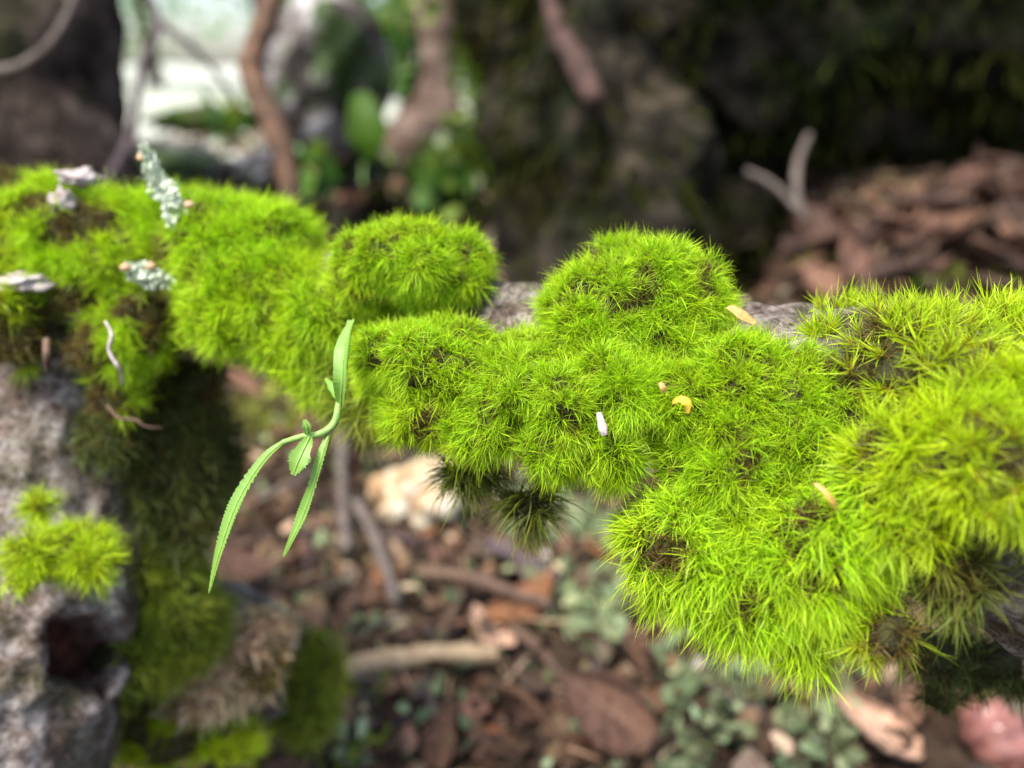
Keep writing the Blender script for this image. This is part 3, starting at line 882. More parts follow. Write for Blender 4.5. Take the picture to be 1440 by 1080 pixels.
def leaf_mesh(curl, cup, seed, nu=11, nv=12, aspect=0.66, power=2.2):
    """unit-length dead leaf in the XY plane, margins rolled, cupped, a little thick"""
    u = np.linspace(-1, 1, nu); v = np.linspace(0, 1, nv)
    U, Vv = np.meshgrid(u, v)
    w = aspect * 0.5 * np.sin(np.pi * np.clip(Vv, 0.0, 1) ** 0.85) ** 0.75 + 0.004
    w = w * (1 + 0.08 * np.sin(Vv * 31 + seed))
    y = Vv - 0.5
    ang = curl * np.sign(U) * np.abs(U) ** power
    du = 2.0 / (nu - 1)
    X = np.cumsum(np.cos(ang), 1) * du; X = (X - X[:, nu // 2:nu // 2 + 1]) * w
    Z = np.cumsum(np.sin(ang), 1) * du; Z = (Z - Z[:, nu // 2:nu // 2 + 1]) * w
    Z = Z + cup * (2 * y) ** 2 * 0.25 + 0.02 * np.cos(Vv * 40 + np.abs(U) * 3) * np.abs(U)
    P = np.stack([X, y, Z], -1).reshape(-1, 3)
    P = P + 0.06 * np.stack([fbm(P * 3 + seed + k * 9, 2) for k in range(3)], -1)
    i = np.arange(nv - 1)[:, None] * nu; j = np.arange(nu - 1)[None]
    Q = np.stack([i + j, i + j + 1, i + nu + j + 1, i + nu + j], -1).reshape(-1, 4)
    n0 = len(P)
    P2 = P - np.array([0, 0, 0.012])
    V = np.vstack([P, P2])
    edge = np.concatenate([np.arange(nu), np.arange(1, nv) * nu + nu - 1, (nv - 1) * nu + np.arange(nu - 2, -1, -1), np.arange(nv - 2, 0, -1) * nu])
    e2 = np.roll(edge, -1)
    Qs = np.stack([edge, edge + n0, e2 + n0, e2], -1)
    return V, np.vstack([Q, Q[:, ::-1] + n0, Qs])


LEAFM = {}
for mk in ('leaf_red', 'leaf_orange', 'leaf_pale', 'leaf_brown', 'leaf_dark'):
    LEAFM[mk] = []
    for kv, (cu, cp) in enumerate([(2.2, 0.3), (2.6, -0.4), (-1.2, 0.6), (3.2, 0.2), (0.8, 0.8), (-2.0, -0.3)]):
        V, Q = leaf_mesh(cu, cp, kv * 5.1)
        me = mesh_np('dead_leaf', V, Q, None, smooth=True); me.materials.append(M[mk]); LEAFM[mk].append(me)


def dead_leaf(pos, size, mk, rot, label, var=0, group=None, cat='dead leaf'):
    o = bpy.data.objects.new('dead_leaf', LEAFM[mk][var % 6]); col.objects.link(o)
    o.location = pos; o.scale = (size, size, size); o.rotation_euler = rot
    return tag(o, label, cat, group)


def leaf_at(px, py, wpx, mk, rot, label, var=0, lift=0.008, group=None):
    g = gp(px, py); d = (g - CAM) @ FWD
    return dead_leaf(g + np.array([0, 0, lift]), wpx * d / FPX, mk, rot, label, var, group)


leaf_at(850, 1036, 150, 'leaf_red', (0.55, -0.35, 1.0), 'large curled reddish dead leaf with folded over rim', 0, 0.018).scale.x *= 1.45
leaf_at(735, 868, 115, 'leaf_orange', (0.5, 0.1, -1.2), 'glossy orange brown dead leaf under the reddish stick', 2, 0.014)
leaf_at(690, 905, 85, 'leaf_pale', (0.3, 0.2, 0.9), 'pale pinkish dead leaf beside the glossy orange brown one', 4, 0.008)
leaf_at(1222, 1058, 130, 'leaf_pale', (0.45, 0.15, 1.2), 'broad pale curled dead leaf beside the round ribbed seed case', 0, 0.014).scale.x *= 1.4
leaf_at(1275, 1015, 100, 'leaf_red', (0.3, 0.5, -0.6), 'pinkish dead leaf propped behind the broad pale curled leaf', 1, 0.012)
leaf_at(340, 565, 90, 'leaf_red', (0.6, 0.2, 1.3), 'reddish dead leaf in the hollow left of the sprig', 1, 0.02)
leaf_at(355, 845, 95, 'leaf_brown', (0.3, 0.0, 1.4), 'brown dead leaf above the dry tan moss', 2, 0.03)
leaf_at(1195, 1000, 60, 'leaf_orange', (0.2, 0.9, 0.4), 'small orange leaf fragment behind the broad pale curled leaf', 3, 0.01)
leaf_at(690, 1052, 70, 'leaf_orange', (0.1, 0.2, 1.2), 'small orange leaf on the dark litter below the bent twig', 4, 0.006)
leaf_at(440, 640, 90, 'leaf_red', (0.5, 0.0, 0.4), 'rusty dead leaf behind the two hanging sprig leaves', 2, 0.012)
leaf_at(1170, 780, 80, 'leaf_red', (0.2, 0.3, 0.2), 'reddish dead leaf hidden low under the heavy cushion', 0, 0.01)
leaf_at(545, 830, 60, 'leaf_orange', (0.2, 0.3, 0.5), 'small orange flake beside the grey lichen crusted stick', 4, 0.01)
leaf_at(600, 775, 45, 'leaf_orange', (0.3, 0.2, -0.8), 'narrow orange flake below the cream fungus', 3, 0.012)
leaf_at(840, 800, 55, 'leaf_orange', (0.3, 0.2, 0.8), 'orange splinter of leaf among sage green ground leaves', 3, 0.012)

SHADE = {'leaf_red': 'reddish', 'leaf_brown': 'brown', 'leaf_dark': 'dark brown', 'leaf_orange': 'orange brown', 'leaf_pale': 'pale tan'}
FORM = ['gently curled', 'rolled', 'humped', 'tightly rolled', 'flattish', 'arched']
for k in range(120):
    px, py = random.uniform(1010, 1460), random.uniform(225, 430)
    if py < 365 - 0.30 * (px - 1050) or (px < 1090 and py < 375): continue
    g = gp(px, py); d = (g - CAM) @ FWD
    if d > 1.9: continue
    v6 = random.randrange(6)
    mk = random.choice(['leaf_red', 'leaf_brown', 'leaf_brown', 'leaf_dark', 'leaf_dark', 'leaf_dark'])
    dead_leaf(g + np.array([0, 0, random.uniform(0.01, 0.04)]), random.uniform(0.05, 0.085), mk,
              (random.uniform(-0.9, 0.9), random.uniform(-0.9, 0.9), random.uniform(0, 6.28)), f'{FORM[v6]} {SHADE[mk]} dead leaf on the bank below the dark leaning trunk', v6, 'dead leaves on the bank')
for k in range(150):
    px, py = random.uniform(150, 1250), random.uniform(560, 1090)
    g = gp(px, py)
    v6 = random.randrange(6)
    mk = random.choice(['leaf_red', 'leaf_brown', 'leaf_brown', 'leaf_dark', 'leaf_dark', 'leaf_red'])
    dead_leaf(g + np.array([0, 0, random.uniform(0.0, 0.008)]), random.uniform(0.018, 0.04), mk,
              (random.uniform(-0.6, 0.6), random.uniform(-0.6, 0.6), random.uniform(0, 6.28)), f'{FORM[v6]} {SHADE[mk]} dead leaf lying in the litter under the branch', v6, 'dead leaves under the branch')
for k in range(90):
    px, py = random.uniform(180, 1000), random.uniform(225, 420)
    g = gp(px, py)
    v6 = random.randrange(6)
    mk = random.choice(['leaf_red', 'leaf_brown', 'leaf_brown', 'leaf_dark', 'leaf_pale'])
    dead_leaf(g + np.array([0, 0, random.uniform(0.0, 0.015)]), random.uniform(0.05, 0.09), mk,
              (random.uniform(-0.7, 0.7), random.uniform(-0.7, 0.7), random.uniform(0, 6.28)), f'{FORM[v6]} {SHADE[mk]} dead leaf on the shaded floor beyond the branch', v6, 'dead leaves beyond the branch')


# crumbs of litter and the tiny leaved ground cover: nobody could count them
def scatter_flakes(name, n, xr, yr, size, mat, label, cat, keep=None, up=0.5, zr=(0.0, 0.01), belly=1.5, tpow=0.6, rag=None):
    x = rng.uniform(*xr, n); y = rng.uniform(*yr, n)
    if keep is not None:
        k = keep(x, y); x, y = x[k], y[k]
    n = len(x)
    P = np.stack([x, y, gz(x, y) + rng.uniform(*zr, n)], 1)
    D = norm(np.column_stack([rng.normal(size=(n, 2)), np.abs(rng.normal(size=n)) * up]))
    L = rng.uniform(*size, n)
    V, Q, T, A = strips(P, D, L, L * rng.uniform(0.25, 0.8, n), 0.5 * norm(rng.normal(size=(n, 3))), rng.random(n), rng.random(n), 4, tpow, belly)
    A[:, 0] = np.repeat(rng.random(n) ** 1.15, 9)
    o = link(name, mesh_np(name, V, Q, T, A), mat)
    return tag(o, label, cat, kind='stuff')


scatter_flakes('leaf_litter', 16000, (-0.55, 0.8), (0.18, 1.5), (0.004, 0.018), M['crumb'], 'loose brown crumbs of leaf and bark over the forest floor', 'leaf litter', zr=(0, 0.012))
scatter_flakes('litter_fragment', 9000, (-1.6, 1.6), (1.2, 4.5), (0.02, 0.06), M['crumb'], 'scattered brown leaf fragments farther off on the forest floor', 'leaf litter', zr=(0, 0.02))


def needles():
    n = 2600
    x = rng.uniform(-0.5, 0.6, n); y = rng.uniform(0.18, 1.1, n)
    P = np.stack([x, y, gz(x, y) + rng.uniform(0.002, 0.014, n)], 1)
    D = norm(np.column_stack([rng.normal(size=(n, 2)), 0.25 * rng.normal(size=n)]))
    L = rng.uniform(0.012, 0.04, n)
    V, Q, T, A = strips(P, D, L, rng.uniform(0.0006, 0.0016, n), 0.35 * norm(rng.normal(size=(n, 3))), rng.random(n), rng.random(n), 4, 0.25)
    tag(link('fallen_needle_litter', mesh_np('fallen_needle_litter', V, Q, T, A), M['needle']), 'pale dry needles and grass bits strewn through the litter', 'needle litter', kind='stuff')


M['needle'] = leafy('dry_needle', [(0.0, (0.22, 0.13, 0.07)), (1.0, (0.50, 0.36, 0.22))], hue=0.02, val=0.6, transl=0.1)
needles()


def sage_keep(x, y):
    P = np.stack([x, y, gz(x, y)], 1) - CAM
    d = P @ FWD; px = 720 + FPX * (P @ RGT) / d; py = 540 - FPX * (P @ UPV) / d
    a = ((px - 890) / 130) ** 2 + ((py - 850) / 120) ** 2 < 1
    b = (px > 930) & (px < 1190) & (py > 965)
    c = ((px - 720) / 110) ** 2 + ((py - 730) / 40) ** 2 < 1
    return (a | b | c | (rng.random(len(x)) < 0.06)) & (fbm(np.stack([x, y, 0 * x], 1) * 40, 2) > -0.08)


scatter_flakes('ground_cover', 22000, (-0.25, 0.45), (0.2, 0.62), (0.004, 0.008), M['sage'], 'tiny round sage green leaves carpeting the litter under the cushions', 'ground cover', sage_keep, 1.0, (0.002, 0.016), 2.2, 0.4)


def greens_keep(x, y):
    P = np.stack([x, y, gz(x, y)], 1) - CAM
    d = P @ FWD; px = 720 + FPX * (P @ RGT) / d; py = 540 - FPX * (P @ UPV) / d
    a = ((px - 390) / 80) ** 2 + ((py - 600) / 45) ** 2 < 1
    b = ((px - 480) / 90) ** 2 + ((py - 1040) / 70) ** 2 < 1
    c = ((px - 1165) / 45) ** 2 + ((py - 385) / 30) ** 2 < 1
    e = (((px - 640) / 60) ** 2 + ((py - 235) / 28) ** 2 < 1) | (((px - 420) / 90) ** 2 + ((py - 250) / 30) ** 2 < 1)
    f = (px > 1250) & (px < 1440) & (py > 370) & (py < 420)
    return a | b | c | e | f | (rng.random(len(x)) < 0.01)


scatter_flakes('low_moss', 120000, (-1.2, 0.9), (0.2, 3.0), (0.004, 0.014), M['moss_green'], 'dull green patches of low moss on the forest floor', 'moss', greens_keep, 1.2, (0.0, 0.012), 0.8, 0.6)

# ------------------------------------------------------------------ small things on the branch and floor
def blob(name, C, R, mat, label=None, cat=None, n=(20, 14), rough=0.2, freq=2.0, seed=0, parent=None, axes=None, ribs=0):
    nu, nv = n
    th = np.linspace(0, 2 * math.pi, nu, endpoint=False); ph = np.linspace(0.02, math.pi - 0.02, nv)
    u = np.stack([np.cos(th)[None] * np.sin(ph)[:, None], np.sin(th)[None] * np.sin(ph)[:, None], np.cos(ph)[:, None] + 0 * th[None]], -1).reshape(-1, 3)
    f = 1 + rough * fbm(u * freq + seed, 4)
    if ribs: f = f + 0.05 * np.repeat(np.cos(ph * ribs), nu)
    V = u * np.asarray(R) * f[:, None]
    if axes is not None: V = V @ axes
    i = np.arange(nv - 1)[:, None] * nu; j = np.arange(nu)[None]; j2 = (j + 1) % nu
    Q = np.stack([i + j, i + nu + j, i + nu + j2, i + j2], -1).reshape(-1, 4)
    T = np.vstack([[0, k, k + 1] for k in range(1, nu - 1)] + [[(nv - 1) * nu, (nv - 1) * nu + k + 1, (nv - 1) * nu + k] for k in range(1, nu - 1)])
    o = link(name, mesh_np(name, V, Q, T, smooth=True), mat, C if parent is None else np.asarray(C) - np.array(parent.location), parent)
    if label: tag(o, label, cat)
    return o


M['petal'] = noise_mat('yellow_leaf', [(0.3, (0.62, 0.38, 0.02)), (0.7, (0.75, 0.52, 0.06))], 300, 0.5, 0.1)
M['sliver'] = noise_mat('tan_sliver', [(0.3, (0.46, 0.24, 0.07)), (0.7, (0.62, 0.37, 0.14))], 300, 0.6, 0.2)
M['chip'] = noise_mat('white_chip', [(0.35, (0.30, 0.24, 0.22)), (0.65, (0.66, 0.58, 0.56))], 400, 0.7, 0.2)
M['lichen'] = noise_mat('mint_lichen', [(0.3, (0.60, 0.70, 0.52)), (0.7, (0.80, 0.86, 0.70))], 500, 0.9, 0.4)
M['apricot'] = noise_mat('apricot_fruit', [(0.3, (0.60, 0.32, 0.16)), (0.7, (0.70, 0.45, 0.28))], 500, 0.6, 0.1)
M['shell'] = noise_mat('seed_case', [(0.3, (0.20, 0.075, 0.06)), (0.7, (0.36, 0.16, 0.13))], 60, 0.25, 0.2, 0.001, spec=0.6)
M['cream'] = noise_mat('cream_fungus', [(0.32, (0.16, 0.11, 0.08)), (0.42, (0.42, 0.24, 0.11)), (0.5, (0.50, 0.40, 0.26)), (0.65, (0.60, 0.55, 0.46))], 38, 0.7, 0.2)


def flat_leaf(name, pts, hw, nrm, mat, label, cat, fold=0.5):
    P = np.array([at(*q) for q in pts]); d = pts[0][2]
    V, Q, A = ribbon(P, np.array(hw) * d / FPX, norm(nrm), fold, 24)
    V2 = V - norm(nrm) * 0.00025
    n0 = len(V); n = n0 // 5
    l = np.arange(n - 1) * 5
    side = np.vstack([np.stack([l, l + 5, l + 5 + n0, l + n0], -1), np.stack([l + 4, l + 4 + n0, l + 9 + n0, l + 9], -1)])
    o = link(name, mesh_np(name, np.vstack([V, V2]) - P[0], np.vstack([Q, Q[:, ::-1] + n0, side]), None, smooth=True), mat, P[0])
    return tag(o, label, cat)


flat_leaf('fallen_leaflet', [(946, 566, 0.1365), (957, 562, 0.1355), (966, 568, 0.1353), (967, 581, 0.1358)], [2, 5, 6, 2], -FWD + 0.4 * UPV, M['petal'], 'small curved yellow leaf lying on the broad moss cushion', 'leaf')
flat_leaf('leaf_sliver', [(1024, 431, 0.1535), (1036, 438, 0.1520), (1048, 447, 0.1508), (1062, 455, 0.1500)], [5, 8, 8, 4], -FWD + 0.8 * UPV, M['sliver'], 'tan orange leaf sliver resting on bare grey bark', 'leaf', 0.2)
flat_leaf('bark_chip', [(842, 580, 0.1435), (845, 592, 0.1425), (848, 603, 0.1418), (850, 612, 0.1420)], [3, 5, 6, 4], -FWD, M['chip'], 'small white bark chip caught in the drooping moss', 'bark chip', 0.3)
flat_leaf('needle_fragment', [(1146, 680, 0.1315), (1160, 692, 0.1300), (1170, 706, 0.1296), (1176, 718, 0.1303)], [2, 4, 4, 2], -FWD, M['sliver'], 'brownish curled fragment stuck low in the broad cushion', 'leaf')
flat_leaf('bud_scale', [(928, 538, 0.1385), (932, 545, 0.1380), (935, 552, 0.1385)], [2, 4, 2], -FWD, M['sliver'], 'tiny tan bud scale just above the curved yellow leaf', 'bud scale')


def lichen(pts, hw, label, fruits):
    P0 = at(*pts[0])
    r = thing('lichen', P0, label, 'lichen')
    q = catmull(np.array([[*at(*p), w * p[2] / FPX] for p, w in zip(pts, hw)]), 60)
    n = 900
    k = rng.integers(0, 60, n)
    C = q[k, :3] + rng.normal(size=(n, 3)) * q[k, 3][:, None] * 0.5
    D = norm(rng.normal(size=(n, 3)) + np.array([0, -0.4, 0.5]))
    L = rng.uniform(0.0008, 0.0022, n)
    V, Q, T, A = strips(C, D, L, L * 0.6, 0.8 * norm(rng.normal(size=(n, 3))), rng.random(n), rng.random(n), 3, 0.4, 0.8)
    o = link('lobes', mesh_np('lobes', V - P0, Q, T, A), M['lichen'], (0, 0, 0), r); o['kind'] = 'stuff'
    V, Q, T = tube(q[::6, :3], q[::6, 3] * 0.35 + 0.0004, 40, 8, 0.4, 400)
    sk = link('stalk', mesh_np('stalk', V - P0, Q, T, smooth=True), M['lichen'], (0, 0, 0), r)
    for f in fruits:
        blob('fruiting_cup', at(*f), (0.0013, 0.0013, 0.0010), M['apricot'], n=(12, 8), parent=r).parent = sk


lichen([(203, 208, 0.203), (212, 235, 0.203), (225, 262, 0.202), (242, 285, 0.200), (245, 315, 0.198)], [3, 7, 11, 14, 8], 'upright mint green lichen tuft standing out of the moss', [(199, 222, 0.2025), (266, 288, 0.197)])
lichen([(185, 378, 0.203), (200, 388, 0.2025), (215, 392, 0.202), (232, 398, 0.202)], [5, 10, 11, 7], 'small mint lichen with two apricot cups below the upright tuft', [(176, 376, 0.200), (212, 374, 0.200)])
stick('dry_strand', [at(148, 452, 0.194), at(157, 470, 0.190), at(153, 492, 0.189), at(164, 512, 0.189), at(170, 522, 0.190), at(172, 542, 0.193)], [0.0003, 0.0005, 0.0004, 0.0005, 0.0004, 0.0002], 'chip', 'pale dry strand hanging across a rounded moss clump', 'strand')
stick('dry_strand', [at(150, 570, 0.205), at(168, 588, 0.203), at(190, 590, 0.203), at(205, 600, 0.204), at(228, 602, 0.207)], [0.0003, 0.0004, 0.0004, 0.0004, 0.0003], 'twig_red', 'thin curly brown strand over the dark moss curtain', 'strand')
stick('broken_peg', [at(66, 478, 0.203), at(66, 498, 0.200), at(67, 520, 0.203)], [0.0010, 0.0010, 0.0008], 'twig_red', 'short brown broken peg in the dark bark crack', 'peg')

# round ribbed seed case
g = gp(1392, 1062); d = (g - CAM) @ FWD
_ax = np.array(Matrix.Rotation(0.9, 3, 'X') @ Matrix.Rotation(0.4, 3, 'Y'))
SEED = thing('seed_case', g, 'round glossy reddish brown ribbed seed case among curled leaves', 'seed case')
blob('husk', g + np.array([0, 0, 0.012]), np.array([42, 42, 50]) * d / FPX, M['shell'], n=(28, 36), rough=0.08, ribs=9, parent=SEED, axes=_ax)
blob('stalk_scar', g + np.array([0, 0, 0.012]) + (_ax.T @ np.array([0, 0, 1.0])) * 0.0 + UPV * 46 * d / FPX, np.array([9, 9, 5]) * d / FPX, M['leaf_brown'], n=(12, 8), parent=SEED)

# cream and orange fungus: a few overlapping brackets
g = gp(585, 715); d = (g - CAM) @ FWD; k = d / FPX
FU = thing('bracket_fungus', g, 'cream and orange lobed fungus on the litter behind the dangling dark tufts', 'fungus')
for (x, y, a, b, s) in [(572, 690, 48, 40, 1), (612, 672, 40, 30, 2), (590, 728, 32, 26, 3), (560, 712, 26, 26, 4), (622, 705, 34, 22, 5)]:
    blob('lobe', at(x, y, d - 0.01 * s * 0.5), np.array([a * k, 0.016, b * k]), M['cream'], rough=0.45, freq=2.2, seed=s * 4, parent=FU, n=(28, 18))
for (x, y, d_, a, b, lab) in [(113, 250, 0.2215, 20, 8, 'pale pinkish bark fleck poking through the low moss mat'), (90, 290, 0.2155, 9, 16, 'upright pale bark fleck beside the loose moss patch'),
                              (28, 398, 0.2085,26, 9, 'broad pale bark fleck above the brown broken peg')]:
    k = d_ / FPX
    blob('bark_flake', at(x, y, d_), np.array([a * k * 1.3, 0.004, b * k * 1.3]), M['chip'], lab, 'bark flake', n=(28, 20), rough=1.1, freq=3.0, seed=x)
# pale pebble chips
for (x, y, a, b, lab) in [(762, 790, 14, 10, 'bluish white bark flake near the dark purplish stick'), (985, 945, 16, 9, 'cream flake among sage leaves under the heavy cushion'),
                          (975, 958, 22, 10, 'long cream chip lying below the cream flake')]:
    g = gp(x, y); k = ((g - CAM) @ FWD) / FPX
    blob('bark_flake', g + np.array([0, 0, 0.006]), np.array([a * k, b * k, b * k * 0.6]), M['chip'], lab, 'bark flake', n=(16, 10), rough=0.5, freq=2)

# ------------------------------------------------------------------ big dark leaning trunk and its roots
def bark_mat(name, stops, scale, green=None, gthr=(0.5, 0.62), bstr=0.8, bdist=0.01):
    m, nt, p = new_mat(name)
    c = ramp(nt, noise(nt, scale, 8, 0.65), stops)
    if green:
        c = mixc(nt, ramp(nt, noise(nt, scale * 0.45, 4, 0.6), [(gthr[0], (0, 0, 0)), (gthr[1], (0.9, 0.9, 0.9))]), c, green)
    f2 = noise(nt, scale * 5, 5)
    c = mixc(nt, 0.6, c, ramp(nt, f2, [(0.3, (0.3, 0.3, 0.3)), (0.7, (1.1, 1.1, 1.1))]), 'MULTIPLY')
    nt.links.new(c, p.inputs['Base Color'])
    p.inputs['Roughness'].default_value = 0.95
    p.inputs['Specular IOR Level'].default_value = 0.1
    bump(nt, f2, bstr, bdist, p)
    return m


M['bark_dark'] = bark_mat('dark_bark', [(0.36, (0.004, 0.0035, 0.003)), (0.46, (0.018, 0.016, 0.011)), (0.55, (0.048, 0.040, 0.028)), (0.68, (0.12, 0.090, 0.062))], 17, (0.012, 0.020, 0.006), (0.48, 0.58))
M['bark_trunk'] = bark_mat('trunk_bark', [(0.34, (0.02, 0.015, 0.012)), (0.48, (0.085, 0.06, 0.048)), (0.58, (0.18, 0.135, 0.11)), (0.7, (0.32, 0.26, 0.22))], 14, (0.035, 0.040, 0.014), (0.52, 0.62), 1.0, 0.03)
M['bark_pink'] = bark_mat('pinkish_bark', [(0.34, (0.05, 0.032, 0.024)), (0.5, (0.17, 0.115, 0.085)), (0.66, (0.34, 0.25, 0.20))], 12, None, (0.5, 0.6), 1.0, 0.03)


def rough_union(tubes, voxel, amp, freq):
    V, N, Q, T = voxel_union(tubes, voxel)
    return V + N * (amp * fbm(V * freq, 4))[:, None], Q, T


def px_tube(rows, n=40, k=28):
    return tube([at(*r[:3]) for r in rows], [r[3] for r in rows], n, k)


M['stub'] = noise_mat('stub_wood', [(0.35, (0.025, 0.014, 0.011)), (0.65, (0.12, 0.066, 0.052))], 45, 0.8, 0.8, 0.004)


def build_leaning_trunk():
    tb = [px_tube([(640, -330, 1.35, 0.20), (850, -175, 1.18, 0.215), (1100, -70, 1.05, 0.235), (1440, -70, 1.02, 0.255), (1900, -30, 1.0, 0.28)]),
          px_tube([(800, -160, 1.15, 0.17), (815, 20, 1.05, 0.125), (850, 180, 1.0, 0.105), (878, 330, 0.98, 0.115), (885, 480, 0.98, 0.15)]),
          px_tube([(770, -100, 1.12, 0.12), (725, 40, 1.08, 0.075), (735, 180, 1.05, 0.05), (760, 330, 1.04, 0.06), (770, 420, 1.04, 0.07)]),
          px_tube([(960, -60, 1.1, 0.16), (1000, 110, 1.1, 0.075), (1030, 240, 1.12, 0.05), (1035, 360, 1.12, 0.06)]),
          px_tube([(1600, -50, 1.05, 0.26), (1620, 200, 1.1, 0.22), (1640, 420, 1.1, 0.26)])]
    V, Q, T = rough_union(tb, 0.011, 0.06, 13)
    base = at(875, 420, 0.95); base[2] = float(gz(base[0], base[1]))
    r = thing('leaning_trunk', base, 'huge dark mossy leaning trunk with thick roots arching over a black hollow', 'tree trunk')
    bk = link('bark', mesh_np('bark', V - base, Q, T, smooth=True), M['bark_dark'], (0, 0, 0), r)
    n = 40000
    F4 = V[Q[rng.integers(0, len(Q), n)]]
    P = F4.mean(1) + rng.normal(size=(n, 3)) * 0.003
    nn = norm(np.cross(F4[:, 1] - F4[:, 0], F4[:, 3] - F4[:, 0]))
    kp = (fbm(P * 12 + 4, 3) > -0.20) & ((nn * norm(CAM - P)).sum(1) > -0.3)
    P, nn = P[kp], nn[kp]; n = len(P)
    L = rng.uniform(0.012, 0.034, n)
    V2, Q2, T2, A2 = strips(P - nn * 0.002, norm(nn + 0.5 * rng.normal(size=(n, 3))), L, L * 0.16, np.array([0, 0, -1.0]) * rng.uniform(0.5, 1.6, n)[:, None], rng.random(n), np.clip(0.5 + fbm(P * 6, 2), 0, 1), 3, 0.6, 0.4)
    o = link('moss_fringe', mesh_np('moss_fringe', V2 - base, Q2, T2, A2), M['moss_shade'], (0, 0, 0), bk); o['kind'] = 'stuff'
    V, Q, T = tube([at(768, -20, 0.93), at(785, 40, 0.90), at(812, 90, 0.86), at(838, 142, 0.83)], [0.010, 0.011, 0.013, 0.012], 40, 12, 0.45, 60)
    o = link('broken_stub', mesh_np('broken_stub', V - base, Q, T, smooth=True), M['stub'], (0, 0, 0), r)
    o['label'] = 'pinkish brown broken branch stub'


build_leaning_trunk()


def tree_trunk(name, rows, mat, label, seed=0):
    base = at(*rows[-1][:3])
    V, Q, T = tube([at(*r[:3]) for r in rows], [r[3] for r in rows], 60, 40, 0.22, 14, seed)
    o = link(name, mesh_np(name, V - base, Q, T, smooth=True), M[mat], base)
    return tag(o, label, 'tree trunk')


tree_trunk('tree_trunk', [(-150, -900, 1.05, 0.13), (-60, -200, 0.95, 0.15), (-50, 100, 0.9, 0.16), (-40, 300, 0.88, 0.19), (-30, 520, 0.9, 0.25)], 'bark_trunk', 'dark brown rough tree trunk behind the forked end of branch', 3)
tree_trunk('tree_trunk', [(600, -900, 3.0, 0.09), (606, -200, 2.9, 0.095), (606, 60, 2.8, 0.10), (604, 170, 2.75, 0.12), (600, 240, 2.7, 0.19)], 'bark_pink', 'slim pinkish brown tree trunk rising beyond the neat moss dome', 5)

# crooked stems and roots in front of the gap
stick('crooked_stem', [at(392, -60, 0.62), at(378, 20, 0.60), at(352, 90, 0.58), at(368, 140, 0.57), at(395, 200, 0.55), at(412, 290, 0.54), at(420, 400, 0.54)], [0.009, 0.009, 0.0085, 0.010, 0.0085, 0.008, 0.008], 'twig_brown', 'crooked reddish brown stem rising behind the soft moss hump', 'stem', n=60)
stick('bare_twig', [at(-40, 105, 0.62), at(30, 92, 0.61), at(80, 50, 0.60), at(112, -20, 0.60)], [0.004, 0.004, 0.0035, 0.003], 'twig_grey', 'pale curved bare twig in front of the dark rough trunk', 'twig')
stick('bare_twig', [at(150, 260, 0.75), at(185, 190, 0.76), at(198, 100, 0.78), at(222, 30, 0.8), at(190, -40, 0.8)], [0.006, 0.005, 0.004, 0.004, 0.003], 'twig_dark', 'dark upright bare twig crossing the bright gap', 'twig',
      side=[(np.array([at(222, 30, 0.8), at(262, 60, 0.8), at(296, 92, 0.81), at(335, 150, 0.82)]), [0.004, 0.004, 0.003, 0.002])])
stick('bare_twig', [at(1137, 190, 0.84), at(1122, 230, 0.82), at(1120, 270, 0.80), at(1130, 308, 0.79)], [0.0035, 0.0045, 0.0045, 0.004], 'twig_grey', 'pale forked twig leaning in front of the black hollow', 'twig',
      side=[(np.array([at(1050, 240, 0.80), at(1090, 262, 0.80), at(1128, 302, 0.79)]), [0.0035, 0.004, 0.003])])
stick('bare_twig', [at(1235, 345, 0.88), at(1262, 305, 0.88), at(1295, 262, 0.9)], [0.010, 0.010, 0.008], 'twig_brown', 'tan stick leaning on the leafy bank', 'stick')

# mossy rocks beyond the branch
M['rock'] = bark_mat('mossy_rock', [(0.36, (0.02, 0.017, 0.015)), (0.45, (0.12, 0.10, 0.09)), (0.52, (0.30, 0.265, 0.255)), (0.60, (0.66, 0.62, 0.63))], 16, (0.05, 0.10, 0.015), (0.5, 0.56))  # noise spots from near black to pale lavender grey
M['rock_moss'] = bark_mat('moss_covered_rock', [(0.36, (0.015, 0.025, 0.006)), (0.52, (0.06, 0.12, 0.015)), (0.66, (0.17, 0.27, 0.03))], 16, (0.05, 0.04, 0.028), (0.5, 0.58))


def rock(px, py, d, R, mat, label, seed):
    c = at(px, py, d)
    o = blob('mossy_rock', c, R, M[mat], label, 'rock', n=(48, 32), rough=0.55, freq=1.6, seed=seed)


rock(462, 110, 1.35, (0.10, 0.12, 0.13), 'rock', 'pale spotted rock behind the crooked stem', 3)
rock(440, 235, 1.55, (0.16, 0.14, 0.05), 'rock', 'low grey rock at the foot of pale spotted rock', 8)
rock(290, 168, 2.1, (0.16, 0.14, 0.035), 'rock_moss', 'flat mossy ledge over the dark hollow below the gap', 14)
rock(640, 245, 1.7, (0.09, 0.10, 0.05), 'rock_moss', 'rounded green mossy rock near the slim pinkish trunk', 21)
rock(560, 60, 2.3, (0.06, 0.1, 0.16), 'rock_moss', 'tall mossy rock between the pale rock and slim trunk', 27)
rock(690, 100, 1.9, (0.07, 0.1, 0.10), 'rock_moss', 'yellow green mossy rock beside the dark leaning trunk', 33)
rock(230, 235, 1.5, (0.13, 0.12, 0.05), 'rock', 'grey rock below the bright gap', 39)


